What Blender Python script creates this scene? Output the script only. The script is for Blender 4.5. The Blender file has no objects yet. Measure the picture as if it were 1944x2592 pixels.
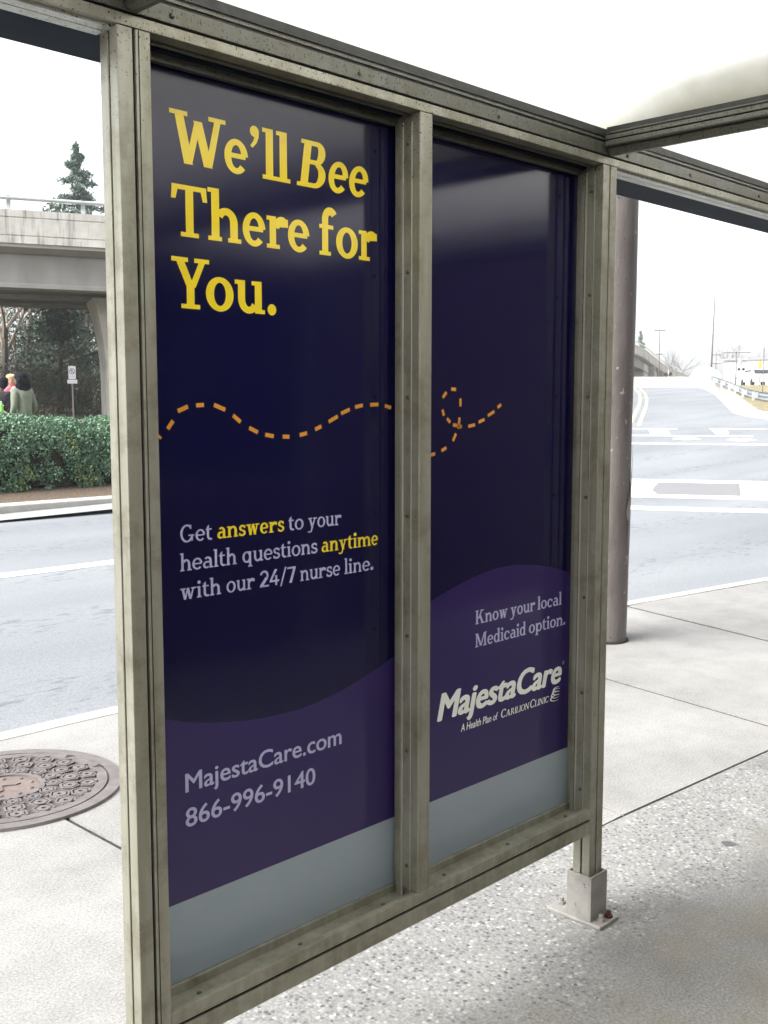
import bpy, bmesh, math, random
from mathutils import Vector, Matrix, noise as mnoise
R = math.radians
random.seed(7)
scene = bpy.context.scene
col = scene.collection

# ------------------------------------------------------------------ camera
cd = bpy.data.cameras.new('camera'); cam = bpy.data.objects.new('camera', cd); col.objects.link(cam)
cam.location = (0, 0, 1.51)
cam.rotation_euler = (R(90 - 5.959), 0, R(-45.65))
cd.sensor_fit = 'VERTICAL'; cd.sensor_height = 24.0; cd.lens = 24.857
cd.clip_start = 0.05; cd.clip_end = 2000
scene.camera = cam

# ------------------------------------------------------------------ world, sun, exposure
SUN_EL, SUN_AZ = R(44), R(-72)           # from the left, spread by thin cloud
w = bpy.data.worlds.new("World"); scene.world = w; w.use_nodes = True
nt = w.node_tree; bg = nt.nodes['Background']
sky = nt.nodes.new('ShaderNodeTexSky'); sky.sky_type = 'NISHITA'; sky.sun_disc = False
sky.sun_elevation = SUN_EL; sky.sun_rotation = SUN_AZ
sky.dust_density = 4.0; sky.air_density = 1.0; sky.ozone_density = 1.0
hsv = nt.nodes.new('ShaderNodeHueSaturation'); hsv.inputs['Saturation'].default_value = 0.22
nt.links.new(sky.outputs['Color'], hsv.inputs['Color'])
nt.links.new(hsv.outputs['Color'], bg.inputs['Color'])
bg.inputs['Strength'].default_value = 0.15
sd = bpy.data.lights.new('sun', 'SUN'); sun = bpy.data.objects.new('sun', sd); col.objects.link(sun)
sd.energy = 1.4; sd.angle = R(40); sd.color = (1.0, 0.98, 0.95)
_dir = Vector((math.sin(SUN_AZ) * math.cos(SUN_EL), math.cos(SUN_AZ) * math.cos(SUN_EL), math.sin(SUN_EL)))
sun.rotation_euler = _dir.to_track_quat('Z', 'Y').to_euler()
scene.view_settings.view_transform = 'Standard'; scene.view_settings.look = 'None'
scene.view_settings.gamma = 1.0; scene.view_settings.use_curve_mapping = False
scene.view_settings.exposure = 1.72
scene.cycles.max_bounces = 8; scene.cycles.diffuse_bounces = 4; scene.cycles.transmission_bounces = 6
scene.cycles.use_denoising = True
scene.cycles.caustics_reflective = False; scene.cycles.caustics_refractive = False; scene.cycles.sample_clamp_indirect = 4.0

# ------------------------------------------------------------------ materials
def mat(name, c1, c2=None, scale=6.0, rough=0.6, bump=0.0, bscale=None, detail=6.0, metallic=0.0, spec=0.5,
        stretch=None, speck=None, lo=0.35, hi=0.65, rough2=None, coat=0.0):
    """two-tone noise material; speck=(colour, scale, threshold) adds sharp-edged spots"""
    m = bpy.data.materials.new(name); m.use_nodes = True
    n = m.node_tree.nodes; l = m.node_tree.links; b = n['Principled BSDF']
    b.inputs['Roughness'].default_value = rough; b.inputs['Metallic'].default_value = metallic
    b.inputs['Specular IOR Level'].default_value = spec
    if coat: b.inputs['Coat Weight'].default_value = coat
    tc = n.new('ShaderNodeTexCoord'); mp = n.new('ShaderNodeMapping')
    l.new(tc.outputs['Object'], mp.inputs['Vector'])
    if stretch: mp.inputs['Scale'].default_value = stretch
    no = n.new('ShaderNodeTexNoise'); no.inputs['Scale'].default_value = scale; no.inputs['Detail'].default_value = detail
    no.inputs['Roughness'].default_value = 0.62
    l.new(mp.outputs['Vector'], no.inputs['Vector'])
    cr = n.new('ShaderNodeValToRGB'); cr.color_ramp.elements[0].position = lo; cr.color_ramp.elements[1].position = hi
    cr.color_ramp.elements[0].color = (*c1, 1); cr.color_ramp.elements[1].color = (*(c2 or c1), 1)
    l.new(no.outputs['Fac'], cr.inputs['Fac'])
    out = cr.outputs['Color']
    if speck:
        for sc_, ssc, th in (speck if isinstance(speck, list) else [speck]):
            sn = n.new('ShaderNodeTexNoise'); sn.inputs['Scale'].default_value = ssc; sn.inputs['Detail'].default_value = 3
            l.new(tc.outputs['Object'], sn.inputs['Vector'])
            sr = n.new('ShaderNodeValToRGB'); sr.color_ramp.elements[0].position = th; sr.color_ramp.elements[1].position = min(1, th + .05)
            sr.color_ramp.elements[0].color = (0, 0, 0, 1); sr.color_ramp.elements[1].color = (1, 1, 1, 1)
            l.new(sn.outputs['Fac'], sr.inputs['Fac'])
            mx = n.new('ShaderNodeMix'); mx.data_type = 'RGBA'
            l.new(sr.outputs['Color'], mx.inputs[0]); l.new(out, mx.inputs[6]); mx.inputs[7].default_value = (*sc_, 1)
            out = mx.outputs[2]
    l.new(out, b.inputs['Base Color'])
    if rough2 is not None:
        mr = n.new('ShaderNodeMapRange'); mr.inputs['To Min'].default_value = rough; mr.inputs['To Max'].default_value = rough2
        l.new(no.outputs['Fac'], mr.inputs['Value']); l.new(mr.outputs['Result'], b.inputs['Roughness'])
    if bump:
        bn = n.new('ShaderNodeTexNoise'); bn.inputs['Scale'].default_value = bscale or scale * 4; bn.inputs['Detail'].default_value = 8
        l.new(mp.outputs['Vector'], bn.inputs['Vector'])
        bp = n.new('ShaderNodeBump'); bp.inputs['Strength'].default_value = bump; bp.inputs['Distance'].default_value = 0.01
        l.new(bn.outputs['Fac'], bp.inputs['Height']); l.new(bp.outputs['Normal'], b.inputs['Normal'])
    return m

def frame_mat(name, c, grime=0.5, dark=(0.035, 0.03, 0.018)):
    """painted aluminium: faint streaks, grime specks that grow denser near the roof, worn smears"""
    m = bpy.data.materials.new(name); m.use_nodes = True
    n = m.node_tree.nodes; l = m.node_tree.links; b = n['Principled BSDF']
    b.inputs['Roughness'].default_value = 0.40; b.inputs['Specular IOR Level'].default_value = 0.45; b.inputs['Metallic'].default_value = .4
    g = n.new('ShaderNodeNewGeometry'); sep = n.new('ShaderNodeSeparateXYZ'); l.new(g.outputs['Position'], sep.inputs[0])
    mp = n.new('ShaderNodeMapping'); mp.inputs['Scale'].default_value = (30, 30, 2.5); l.new(g.outputs['Position'], mp.inputs['Vector'])
    a = n.new('ShaderNodeTexNoise'); a.inputs['Scale'].default_value = 1.6; a.inputs['Detail'].default_value = 7; l.new(mp.outputs['Vector'], a.inputs['Vector'])
    cr = n.new('ShaderNodeValToRGB'); cr.color_ramp.elements[0].position = .3; cr.color_ramp.elements[1].position = .68
    cr.color_ramp.elements[0].color = (*[x * .84 for x in c[:2]], c[2] * .76, 1); cr.color_ramp.elements[1].color = (*[min(1, x * 1.08) for x in c], 1)
    l.new(a.outputs['Fac'], cr.inputs['Fac'])
    # specks
    s = n.new('ShaderNodeTexNoise'); s.inputs['Scale'].default_value = 190; s.inputs['Detail'].default_value = 2; l.new(g.outputs['Position'], s.inputs['Vector'])
    zr = n.new('ShaderNodeMapRange'); zr.inputs['From Min'].default_value = 1.75; zr.inputs['From Max'].default_value = 2.2
    zr.inputs['To Min'].default_value = 0.78; zr.inputs['To Max'].default_value = 0.60; l.new(sep.outputs['Z'], zr.inputs['Value'])
    sb = n.new('ShaderNodeMath'); sb.operation = 'SUBTRACT'; l.new(s.outputs['Fac'], sb.inputs[0]); l.new(zr.outputs['Result'], sb.inputs[1])
    ml = n.new('ShaderNodeMath'); ml.operation = 'MULTIPLY'; ml.use_clamp = True; ml.inputs[1].default_value = 22; l.new(sb.outputs[0], ml.inputs[0])
    mx = n.new('ShaderNodeMix'); mx.data_type = 'RGBA'; l.new(ml.outputs[0], mx.inputs[0]); l.new(cr.outputs['Color'], mx.inputs[6]); mx.inputs[7].default_value = (*dark, 1)
    # smears
    sm = n.new('ShaderNodeTexNoise'); sm.inputs['Scale'].default_value = 9; sm.inputs['Detail'].default_value = 8; sm.inputs['Roughness'].default_value = .75
    l.new(g.outputs['Position'], sm.inputs['Vector'])
    sr = n.new('ShaderNodeMapRange'); sr.inputs['From Min'].default_value = .47; sr.inputs['From Max'].default_value = .74
    sr.inputs['To Max'].default_value = grime; l.new(sm.outputs['Fac'], sr.inputs['Value'])
    m2 = n.new('ShaderNodeMix'); m2.data_type = 'RGBA'; l.new(sr.outputs['Result'], m2.inputs[0]); l.new(mx.outputs[2], m2.inputs[6]); m2.inputs[7].default_value = (.10, .082, .045, 1)
    l.new(m2.outputs[2], b.inputs['Base Color'])
    bp = n.new('ShaderNodeBump'); bp.inputs['Strength'].default_value = .08; bp.inputs['Distance'].default_value = .002
    l.new(sm.outputs['Fac'], bp.inputs['Height']); l.new(bp.outputs['Normal'], b.inputs['Normal'])
    return m

def plain(name, c, rough=0.5, spec=0.5, metallic=0.0):
    m = bpy.data.materials.new(name); m.use_nodes = True
    b = m.node_tree.nodes['Principled BSDF']
    b.inputs['Base Color'].default_value = (*c, 1); b.inputs['Roughness'].default_value = rough
    b.inputs['Specular IOR Level'].default_value = spec; b.inputs['Metallic'].default_value = metallic
    return m

M = {}
M['beige'] = frame_mat('beige_painted_aluminium', (.30, .295, .25), .8)
M['header'] = frame_mat('grey_header_aluminium', (.115, .117, .103), .55)
M['pale'] = frame_mat('pale_aluminium', (.47, .48, .45), .2)
M['rubber'] = mat('black_rubber_gasket', (.012, .013, .012), (.03, .032, .03), 40, .55)
M['groove'] = plain('dark_groove', (.012, .012, .009), .8, .2)
M['fascia'] = mat('dark_bronze_fascia', (.004, .009, .017), (.008, .014, .026), 8, .7, spec=.12)
M['steel'] = mat('dull_steel_base', (.20, .194, .178), (.26, .252, .235), 25, .5, .1, speck=((.10, .09, .08), 60, .68))
M['screw'] = mat('screw_steel', (.06, .055, .035), (.13, .12, .085), 300, .5, metallic=.3)
M['rust'] = mat('rusty_bolt', (.10, .022, .014), (.05, .014, .01), 120, .8, .3)

def poster_mat(name, c, c2=None, rough=.11, spec=.52):
    return plain(name, c, rough, spec)
M['navy'] = poster_mat('poster_navy', (.0046, .0044, .036), (.0058, .0052, .042))
M['purple'] = poster_mat('poster_purple', (.025, .0145, .092), (.029, .0165, .102))
M['strip'] = mat('poster_blue_grey', (.27, .325, .365), (.29, .345, .385), 5, .3)
M['yellow'] = poster_mat('poster_yellow', (.78, .60, .03))
M['orange'] = poster_mat('poster_orange', (.62, .27, .035))
M['lilac'] = poster_mat('poster_lilac', (.41, .41, .62))
M['white_ink'] = poster_mat('poster_white', (.80, .81, .78))
M['grey_ink'] = poster_mat('poster_grey', (.40, .40, .46))

# acrylic roof: lets daylight through
m = bpy.data.materials.new('white_translucent_acrylic'); m.use_nodes = True
n = m.node_tree.nodes; l = m.node_tree.links; n.remove(n['Principled BSDF'])
tr_ = n.new('ShaderNodeBsdfTranslucent'); tr_.inputs['Color'].default_value = (.93, .93, .90, 1)
df = n.new('ShaderNodeBsdfDiffuse'); df.inputs['Color'].default_value = (.9, .9, .87, 1)
mx = n.new('ShaderNodeMixShader'); mx.inputs[0].default_value = .28
l.new(tr_.outputs[0], mx.inputs[1]); l.new(df.outputs[0], mx.inputs[2]); l.new(mx.outputs[0], n['Material Output'].inputs[0])
at = n.new('ShaderNodeAttribute'); at.attribute_name = 'rim'; no = n.new('ShaderNodeTexNoise'); no.inputs['Scale'].default_value = 7; no.inputs['Detail'].default_value = 6
ge = n.new('ShaderNodeNewGeometry'); l.new(ge.outputs['Position'], no.inputs['Vector'])
ad = n.new('ShaderNodeMath'); ad.operation = 'MULTIPLY_ADD'; ad.inputs[1].default_value = .10; l.new(no.outputs['Fac'], ad.inputs[0]); l.new(at.outputs['Fac'], ad.inputs[2])
mr = n.new('ShaderNodeMapRange'); mr.inputs['From Min'].default_value = .045; mr.inputs['From Max'].default_value = .14; mr.inputs['To Min'].default_value = 1; mr.inputs['To Max'].default_value = 0; l.new(ad.outputs[0], mr.inputs['Value'])
for sh_ in (tr_, df):
    mc = n.new('ShaderNodeMix'); mc.data_type = 'RGBA'; mc.inputs[6].default_value = (.93, .925, .87, 1); mc.inputs[7].default_value = (.50, .49, .40, 1); l.new(mr.outputs['Result'], mc.inputs[0]); l.new(mc.outputs[2], sh_.inputs['Color'])
M['acrylic'] = m      # browner and darker towards the rim of each panel, with a ragged edge

def concrete_mat(name, c1, c2, c3, speckle, aggr=None):
    """ground concrete: broad stains, fine grain, gum spots; aggr adds pebbles"""
    m = bpy.data.materials.new(name); m.use_nodes = True
    n = m.node_tree.nodes; l = m.node_tree.links; b = n['Principled BSDF']; b.inputs['Roughness'].default_value = .85
    b.inputs['Specular IOR Level'].default_value = .3
    g = n.new('ShaderNodeNewGeometry')
    a = n.new('ShaderNodeTexNoise'); a.inputs['Scale'].default_value = 1.1; a.inputs['Detail'].default_value = 6; l.new(g.outputs['Position'], a.inputs['Vector'])
    cr = n.new('ShaderNodeValToRGB'); e = cr.color_ramp.elements
    e[0].position = .32; e[0].color = (*c1, 1); e[1].position = .62; e[1].color = (*c2, 1)
    l.new(a.outputs['Fac'], cr.inputs['Fac']); out = cr.outputs['Color']
    f = n.new('ShaderNodeTexNoise'); f.inputs['Scale'].default_value = 130; f.inputs['Detail'].default_value = 4; f.inputs['Roughness'].default_value = .7
    l.new(g.outputs['Position'], f.inputs['Vector'])
    fr = n.new('ShaderNodeMapRange'); fr.inputs['From Min'].default_value = .35; fr.inputs['From Max'].default_value = .7; fr.inputs['To Min'].default_value = 1 - speckle; fr.inputs['To Max'].default_value = 1 + speckle * .45
    l.new(f.outputs['Fac'], fr.inputs['Value'])
    mu = n.new('ShaderNodeMix'); mu.data_type = 'RGBA'; mu.blend_type = 'MULTIPLY'; mu.inputs[0].default_value = 1
    l.new(out, mu.inputs[6]); l.new(fr.outputs['Result'], mu.inputs[7]); out = mu.outputs[2]
    height = f.outputs['Fac']
    if aggr:
        v = n.new('ShaderNodeTexVoronoi'); v.inputs['Scale'].default_value = 78; l.new(g.outputs['Position'], v.inputs['Vector'])
        vr = n.new('ShaderNodeValToRGB'); ve = vr.color_ramp.elements
        ve[0].color = (.075, .08, .085, 1); ve[0].position = 0
        for p, cc in ((.12, (.12, .125, .13)), (.34, (.195, .196, .193)), (.62, (.245, .244, .236)), (.88, (.30, .298, .29))):
            q = ve.new(p); q.color = (*cc, 1)
        ve[-1].color = (.43, .425, .415, 1)
        sp = n.new('ShaderNodeSeparateColor'); l.new(v.outputs['Color'], sp.inputs[0]); l.new(sp.outputs[0], vr.inputs['Fac'])
        # cement between the stones
        ed = n.new('ShaderNodeMapRange'); ed.inputs['From Min'].default_value = .34; ed.inputs['From Max'].default_value = .62; l.new(v.outputs['Distance'], ed.inputs['Value'])
        st = n.new('ShaderNodeMix'); st.data_type = 'RGBA'; l.new(ed.outputs['Result'], st.inputs[0]); l.new(vr.outputs['Color'], st.inputs[6]); l.new(out, st.inputs[7])
        bn_ = n.new('ShaderNodeTexNoise'); bn_.inputs['Scale'].default_value = 2.3; bn_.inputs['Detail'].default_value = 7; bn_.inputs['Roughness'].default_value = .65; l.new(g.outputs['Position'], bn_.inputs['Vector'])
        br_ = n.new('ShaderNodeMapRange'); br_.inputs['From Min'].default_value = .42; br_.inputs['From Max'].default_value = .68; br_.inputs['To Max'].default_value = .7; l.new(bn_.outputs['Fac'], br_.inputs['Value'])
        bx_ = n.new('ShaderNodeMix'); bx_.data_type = 'RGBA'; l.new(br_.outputs['Result'], bx_.inputs[0]); l.new(out, bx_.inputs[6]); bx_.inputs[7].default_value = (.20, .172, .125, 1); out = bx_.outputs[2]
        # worn smooth patches
        wn = n.new('ShaderNodeTexNoise'); wn.inputs['Scale'].default_value = 1.5; wn.inputs['Detail'].default_value = 5
        mo = n.new('ShaderNodeMapping'); mo.inputs['Location'].default_value = aggr; l.new(g.outputs['Position'], mo.inputs['Vector']); l.new(mo.outputs['Vector'], wn.inputs['Vector'])
        # the trodden lane along the bench side is worn smooth, the strip under the panels keeps its stones
        sx = n.new('ShaderNodeSeparateXYZ'); l.new(g.outputs['Position'], sx.inputs[0])
        yy = n.new('ShaderNodeMapRange'); yy.inputs['From Min'].default_value = 1.25; yy.inputs['From Max'].default_value = 1.75; yy.inputs['To Min'].default_value = .16; yy.inputs['To Max'].default_value = -.2; l.new(sx.outputs['Y'], yy.inputs['Value'])
        ad = n.new('ShaderNodeMath'); ad.operation = 'ADD'; l.new(wn.outputs['Fac'], ad.inputs[0]); l.new(yy.outputs['Result'], ad.inputs[1])
        wr = n.new('ShaderNodeMapRange'); wr.inputs['From Min'].default_value = .42; wr.inputs['From Max'].default_value = .62; l.new(ad.outputs[0], wr.inputs['Value'])
        wm = n.new('ShaderNodeMix'); wm.data_type = 'RGBA'; l.new(wr.outputs['Result'], wm.inputs[0]); l.new(st.outputs[2], wm.inputs[6]); l.new(out, wm.inputs[7])
        out = wm.outputs[2]
        sc2 = n.new('ShaderNodeMath'); sc2.operation = 'SUBTRACT'; sc2.inputs[0].default_value = 1; l.new(v.outputs['Distance'], sc2.inputs[1])
        hm = n.new('ShaderNodeMix'); hm.data_type = 'FLOAT'; l.new(wr.outputs['Result'], hm.inputs[0]); l.new(sc2.outputs[0], hm.inputs[2]); l.new(f.outputs['Fac'], hm.inputs[3])
        height = hm.outputs[0]
    # water stains and trodden dirt
    sn = n.new('ShaderNodeTexNoise'); sn.inputs['Scale'].default_value = 4.2; sn.inputs['Detail'].default_value = 9; sn.inputs['Roughness'].default_value = .72; l.new(g.outputs['Position'], sn.inputs['Vector'])
    sr = n.new('ShaderNodeMapRange'); sr.inputs['From Min'].default_value = .42; sr.inputs['From Max'].default_value = .72; sr.inputs['To Min'].default_value = 1.04; sr.inputs['To Max'].default_value = .82; l.new(sn.outputs['Fac'], sr.inputs['Value'])
    sm = n.new('ShaderNodeMix'); sm.data_type = 'RGBA'; sm.blend_type = 'MULTIPLY'; sm.inputs[0].default_value = 1; l.new(out, sm.inputs[6]); l.new(sr.outputs['Result'], sm.inputs[7]); out = sm.outputs[2]
    # gum and drip spots, sparse
    v2 = n.new('ShaderNodeTexVoronoi'); v2.inputs['Scale'].default_value = 3.3; l.new(g.outputs['Position'], v2.inputs['Vector'])
    sg = n.new('ShaderNodeSeparateColor'); l.new(v2.outputs['Color'], sg.inputs[0])
    rad = n.new('ShaderNodeMapRange'); rad.inputs['From Min'].default_value = .42; rad.inputs['From Max'].default_value = 1; rad.inputs['To Min'].default_value = 0; rad.inputs['To Max'].default_value = .125; l.new(sg.outputs[0], rad.inputs['Value'])
    wob = n.new('ShaderNodeMath'); wob.operation = 'MULTIPLY_ADD'; wob.inputs[1].default_value = .05; l.new(f.outputs['Fac'], wob.inputs[0]); l.new(v2.outputs['Distance'], wob.inputs[2])
    lt = n.new('ShaderNodeMath'); lt.operation = 'SUBTRACT'; l.new(rad.outputs['Result'], lt.inputs[0]); l.new(wob.outputs[0], lt.inputs[1])
    l2 = n.new('ShaderNodeMath'); l2.operation = 'MULTIPLY'; l2.use_clamp = True; l2.inputs[1].default_value = 90; l.new(lt.outputs[0], l2.inputs[0])
    l3 = n.new('ShaderNodeMath'); l3.operation = 'MULTIPLY'; l.new(l2.outputs[0], l3.inputs[0]); l3.inputs[1].default_value = .75
    gm = n.new('ShaderNodeMix'); gm.data_type = 'RGBA'; l.new(l3.outputs[0], gm.inputs[0]); l.new(out, gm.inputs[6]); gm.inputs[7].default_value = (*c3, 1)
    l.new(gm.outputs[2], b.inputs['Base Color'])
    bp = n.new('ShaderNodeBump'); bp.inputs['Strength'].default_value = .45 if aggr else .3; bp.inputs['Distance'].default_value = .004
    l.new(height, bp.inputs['Height']); l.new(bp.outputs['Normal'], b.inputs['Normal'])
    return m
M['walk'] = concrete_mat('sidewalk_concrete', (.262, .258, .246), (.322, .318, .304), (.10, .10, .098), .38)
M['pad'] = concrete_mat('exposed_aggregate', (.222, .218, .206), (.288, .285, .272), (.05, .053, .058), .42, aggr=(3.0, 1.2, 0))
M['kerb'] = mat('kerb_concrete', (.33, .32, .295), (.40, .39, .36), 5, .85, .25, 120, speck=((.15, .145, .13), 90, .66))

def asphalt_mat():
    m = bpy.data.materials.new('worn_asphalt'); m.use_nodes = True
    n = m.node_tree.nodes; l = m.node_tree.links; b = n['Principled BSDF']; b.inputs['Roughness'].default_value = .82; b.inputs['Specular IOR Level'].default_value = .35
    g = n.new('ShaderNodeNewGeometry')
    a = n.new('ShaderNodeTexNoise'); a.inputs['Scale'].default_value = .5; a.inputs['Detail'].default_value = 6
    mp = n.new('ShaderNodeMapping'); mp.inputs['Scale'].default_value = (.35, 1.2, 1); l.new(g.outputs['Position'], mp.inputs['Vector']); l.new(mp.outputs['Vector'], a.inputs['Vector'])
    cr = n.new('ShaderNodeValToRGB'); e = cr.color_ramp.elements
    e[0].position = .3; e[0].color = (.165, .178, .190, 1); e[1].position = .66; e[1].color = (.225, .238, .250, 1); l.new(a.outputs['Fac'], cr.inputs['Fac'])
    f = n.new('ShaderNodeTexNoise'); f.inputs['Scale'].default_value = 75; f.inputs['Detail'].default_value = 5; f.inputs['Roughness'].default_value = .75; l.new(g.outputs['Position'], f.inputs['Vector'])
    fr = n.new('ShaderNodeMapRange'); fr.inputs['From Min'].default_value = .3; fr.inputs['From Max'].default_value = .7; fr.inputs['To Min'].default_value = .68; fr.inputs['To Max'].default_value = 1.3; l.new(f.outputs['Fac'], fr.inputs['Value'])
    mu = n.new('ShaderNodeMix'); mu.data_type = 'RGBA'; mu.blend_type = 'MULTIPLY'; mu.inputs[0].default_value = 1; l.new(cr.outputs['Color'], mu.inputs[6]); l.new(fr.outputs['Result'], mu.inputs[7])
    # short dark scuffs along the lanes
    s = n.new('ShaderNodeTexNoise'); s.inputs['Scale'].default_value = 1.0; s.inputs['Detail'].default_value = 5; s.inputs['Roughness'].default_value = .7
    m2 = n.new('ShaderNodeMapping'); m2.inputs['Scale'].default_value = (4.5, 13, 1); l.new(g.outputs['Position'], m2.inputs['Vector']); l.new(m2.outputs['Vector'], s.inputs['Vector'])
    sx = n.new('ShaderNodeSeparateXYZ'); l.new(g.outputs['Position'], sx.inputs[0])
    # wheel paths (two per lane)
    wp = n.new('ShaderNodeMath'); wp.operation = 'SINE'; m3 = n.new('ShaderNodeMath'); m3.operation = 'MULTIPLY_ADD'; m3.inputs[1].default_value = 3.4; m3.inputs[2].default_value = 1.9; l.new(sx.outputs['Y'], m3.inputs[0]); l.new(m3.outputs[0], wp.inputs[0])
    m4 = n.new('ShaderNodeMath'); m4.operation = 'MULTIPLY_ADD'; m4.inputs[1].default_value = .075; l.new(wp.outputs[0], m4.inputs[0]); l.new(s.outputs['Fac'], m4.inputs[2])
    r = n.new('ShaderNodeMapRange'); r.inputs['From Min'].default_value = .60; r.inputs['From Max'].default_value = .70; r.inputs['To Max'].default_value = .55; l.new(m4.outputs[0], r.inputs['Value'])
    mx = n.new('ShaderNodeMix'); mx.data_type = 'RGBA'; l.new(r.outputs['Result'], mx.inputs[0]); l.new(mu.outputs[2], mx.inputs[6]); mx.inputs[7].default_value = (.075, .08, .088, 1)
    l.new(mx.outputs[2], b.inputs['Base Color'])
    bp = n.new('ShaderNodeBump'); bp.inputs['Strength'].default_value = .4; bp.inputs['Distance'].default_value = .006; l.new(f.outputs['Fac'], bp.inputs['Height']); l.new(bp.outputs['Normal'], b.inputs['Normal'])
    return m
M['asphalt'] = asphalt_mat()
M['patch'] = mat('asphalt_patch', (.155, .155, .165), (.19, .19, .195), 30, .85, .2)
M['gutter'] = mat('gutter_concrete', (.25, .255, .255), (.31, .31, .30), 5, .85, .2, 90)
M['paint'] = mat('white_road_paint', (.62, .62, .61), (.78, .78, .77), 20, .7, speck=((.30, .31, .32), 45, .66))
M['ypaint'] = mat('yellow_road_paint', (.50, .43, .22), (.58, .52, .32), 20, .7)
M['verge'] = mat('winter_grass_and_leaves', (.045, .05, .022), (.15, .125, .07), 6, .95, .6, 50, speck=((.20, .15, .09), 40, .62))
M['mulch'] = mat('mulch_and_leaf_litter', (.035, .022, .014), (.16, .115, .075), 38, .95, .8, 60, speck=((.36, .28, .18), 55, .64))
M['grass'] = mat('dry_grass_ground', (.13, .115, .06), (.30, .25, .14), 3, .95, .5, 40, speck=((.08, .10, .04), 9, .58))
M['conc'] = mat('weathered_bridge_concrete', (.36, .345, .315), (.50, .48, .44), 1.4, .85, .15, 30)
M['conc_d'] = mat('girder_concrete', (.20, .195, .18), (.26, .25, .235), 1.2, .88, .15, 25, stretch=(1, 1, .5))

def parapet_mat():
    m = mat('streaked_parapet_concrete', (.40, .385, .355), (.56, .54, .50), 1.4, .85, .15, 30)
    n = m.node_tree.nodes; l = m.node_tree.links; b = n['Principled BSDF']
    src = b.inputs['Base Color'].links[0].from_socket
    g = n.new('ShaderNodeNewGeometry'); mp = n.new('ShaderNodeMapping'); mp.inputs['Scale'].default_value = (3.2, 3.2, .28); l.new(g.outputs['Position'], mp.inputs['Vector'])
    s = n.new('ShaderNodeTexNoise'); s.inputs['Scale'].default_value = 1.3; s.inputs['Detail'].default_value = 6; s.inputs['Roughness'].default_value = .65; l.new(mp.outputs['Vector'], s.inputs['Vector'])
    r = n.new('ShaderNodeMapRange'); r.inputs['From Min'].default_value = .50; r.inputs['From Max'].default_value = .66; r.inputs['To Max'].default_value = .8; l.new(s.outputs['Fac'], r.inputs['Value'])
    mx = n.new('ShaderNodeMix'); mx.data_type = 'RGBA'; l.new(r.outputs['Result'], mx.inputs[0]); l.new(src, mx.inputs[6]); mx.inputs[7].default_value = (.075, .075, .075, 1)
    l.new(mx.outputs[2], b.inputs['Base Color'])
    return m
M['parapet'] = parapet_mat()
M['rail'] = mat('galvanised_rail', (.40, .42, .43), (.50, .52, .53), 10, .4, metallic=.25)
M['guard'] = mat('galvanised_guardrail', (.20, .235, .26), (.30, .34, .37), 6, .4, metallic=.3)
M['pole'] = mat('weathered_brown_pole', (.098, .086, .080), (.155, .138, .130), 5, .55, .2, 60, stretch=(1, 1, .35), speck=[((.33, .31, .28), 26, .67), ((.06, .045, .035), 34, .66)])
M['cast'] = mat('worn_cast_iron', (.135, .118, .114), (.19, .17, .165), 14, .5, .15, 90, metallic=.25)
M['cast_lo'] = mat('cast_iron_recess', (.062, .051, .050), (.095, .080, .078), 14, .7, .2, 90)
M['cast_mid'] = mat('rusty_cast_iron', (.13, .098, .086), (.17, .135, .122), 20, .6, .2, 90)
M['leaf'] = mat('hedge_leaf', (.044, .118, .056), (.14, .255, .14), 3.2, .36, spec=.7)
M['leaf_y'] = mat('yellowing_leaf', (.24, .30, .05), (.38, .40, .09), 9, .5)
M['leaf_core'] = mat('dark_hedge_core', (.010, .014, .008), (.028, .026, .014), 12, .9)
M['needle'] = mat('evergreen_needle', (.014, .040, .019), (.036, .080, .040), 1.4, .6)
M['spruce'] = mat('spruce_needle', (.09, .14, .108), (.16, .22, .175), 1.2, .6)
M['brush'] = mat('dry_brush', (.055, .043, .022), (.12, .095, .05), 2, .9)
M['bark'] = mat('grey_brown_bark', (.05, .038, .028), (.12, .095, .075), 8, .9, .4, 40)
M['bark_p'] = mat('pale_twig_bark', (.16, .13, .10), (.24, .20, .16), 8, .9)
M['sign_w'] = mat('backlit_grey_sign_sheet', (.36, .355, .385), (.42, .415, .445), 12, .45)  # white sheet greyed: its back-lit shade is put into the colour
M['black'] = plain('black_paint', (.015, .015, .016), .5)
M['red'] = plain('faded_red_sign_paint', (.42, .25, .28), .6)
M['ysign'] = plain('yellow_sign_sheet', (.80, .80, .06), .5)
M['wood'] = mat('dark_utility_wood', (.10, .085, .075), (.16, .14, .125), 6, .85)
M['skin_l'] = plain('light_skin', (.52, .29, .20), .5)
M['skin_d'] = plain('brown_skin', (.16, .075, .045), .5)
M['hair_d'] = mat('dark_hair', (.004, .004, .006), (.012, .012, .017), 18, .8, spec=.1)
M['hair_b'] = mat('blonde_hair', (.42, .30, .14), (.66, .52, .30), 22, .55)
M['sweater'] = mat('sage_green_sweater', (.155, .175, .125), (.20, .22, .16), 6, .9, .2, 60)
M['pink'] = mat('pink_top', (.55, .16, .25), (.66, .25, .34), 8, .8)
M['jacket'] = mat('black_jacket', (.012, .011, .014), (.028, .025, .03), 8, .75)
M['jeans'] = mat('dark_jeans', (.02, .025, .05), (.035, .04, .07), 8, .9)
M['table'] = plain('pale_blue_table', (.52, .60, .68), .4)
M['car_w'] = plain('white_car_paint', (.72, .73, .74), .25)
M['glass_d'] = plain('dark_car_glass', (.02, .025, .03), .08)
M['tyre'] = plain('tyre_rubber', (.02, .02, .02), .8)
M['brick'] = mat('dark_brown_brick', (.045, .03, .024), (.075, .05, .04), 8, .9)
M['house'] = mat('pale_render_wall', (.55, .56, .57), (.62, .63, .64), 2, .8)
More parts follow.
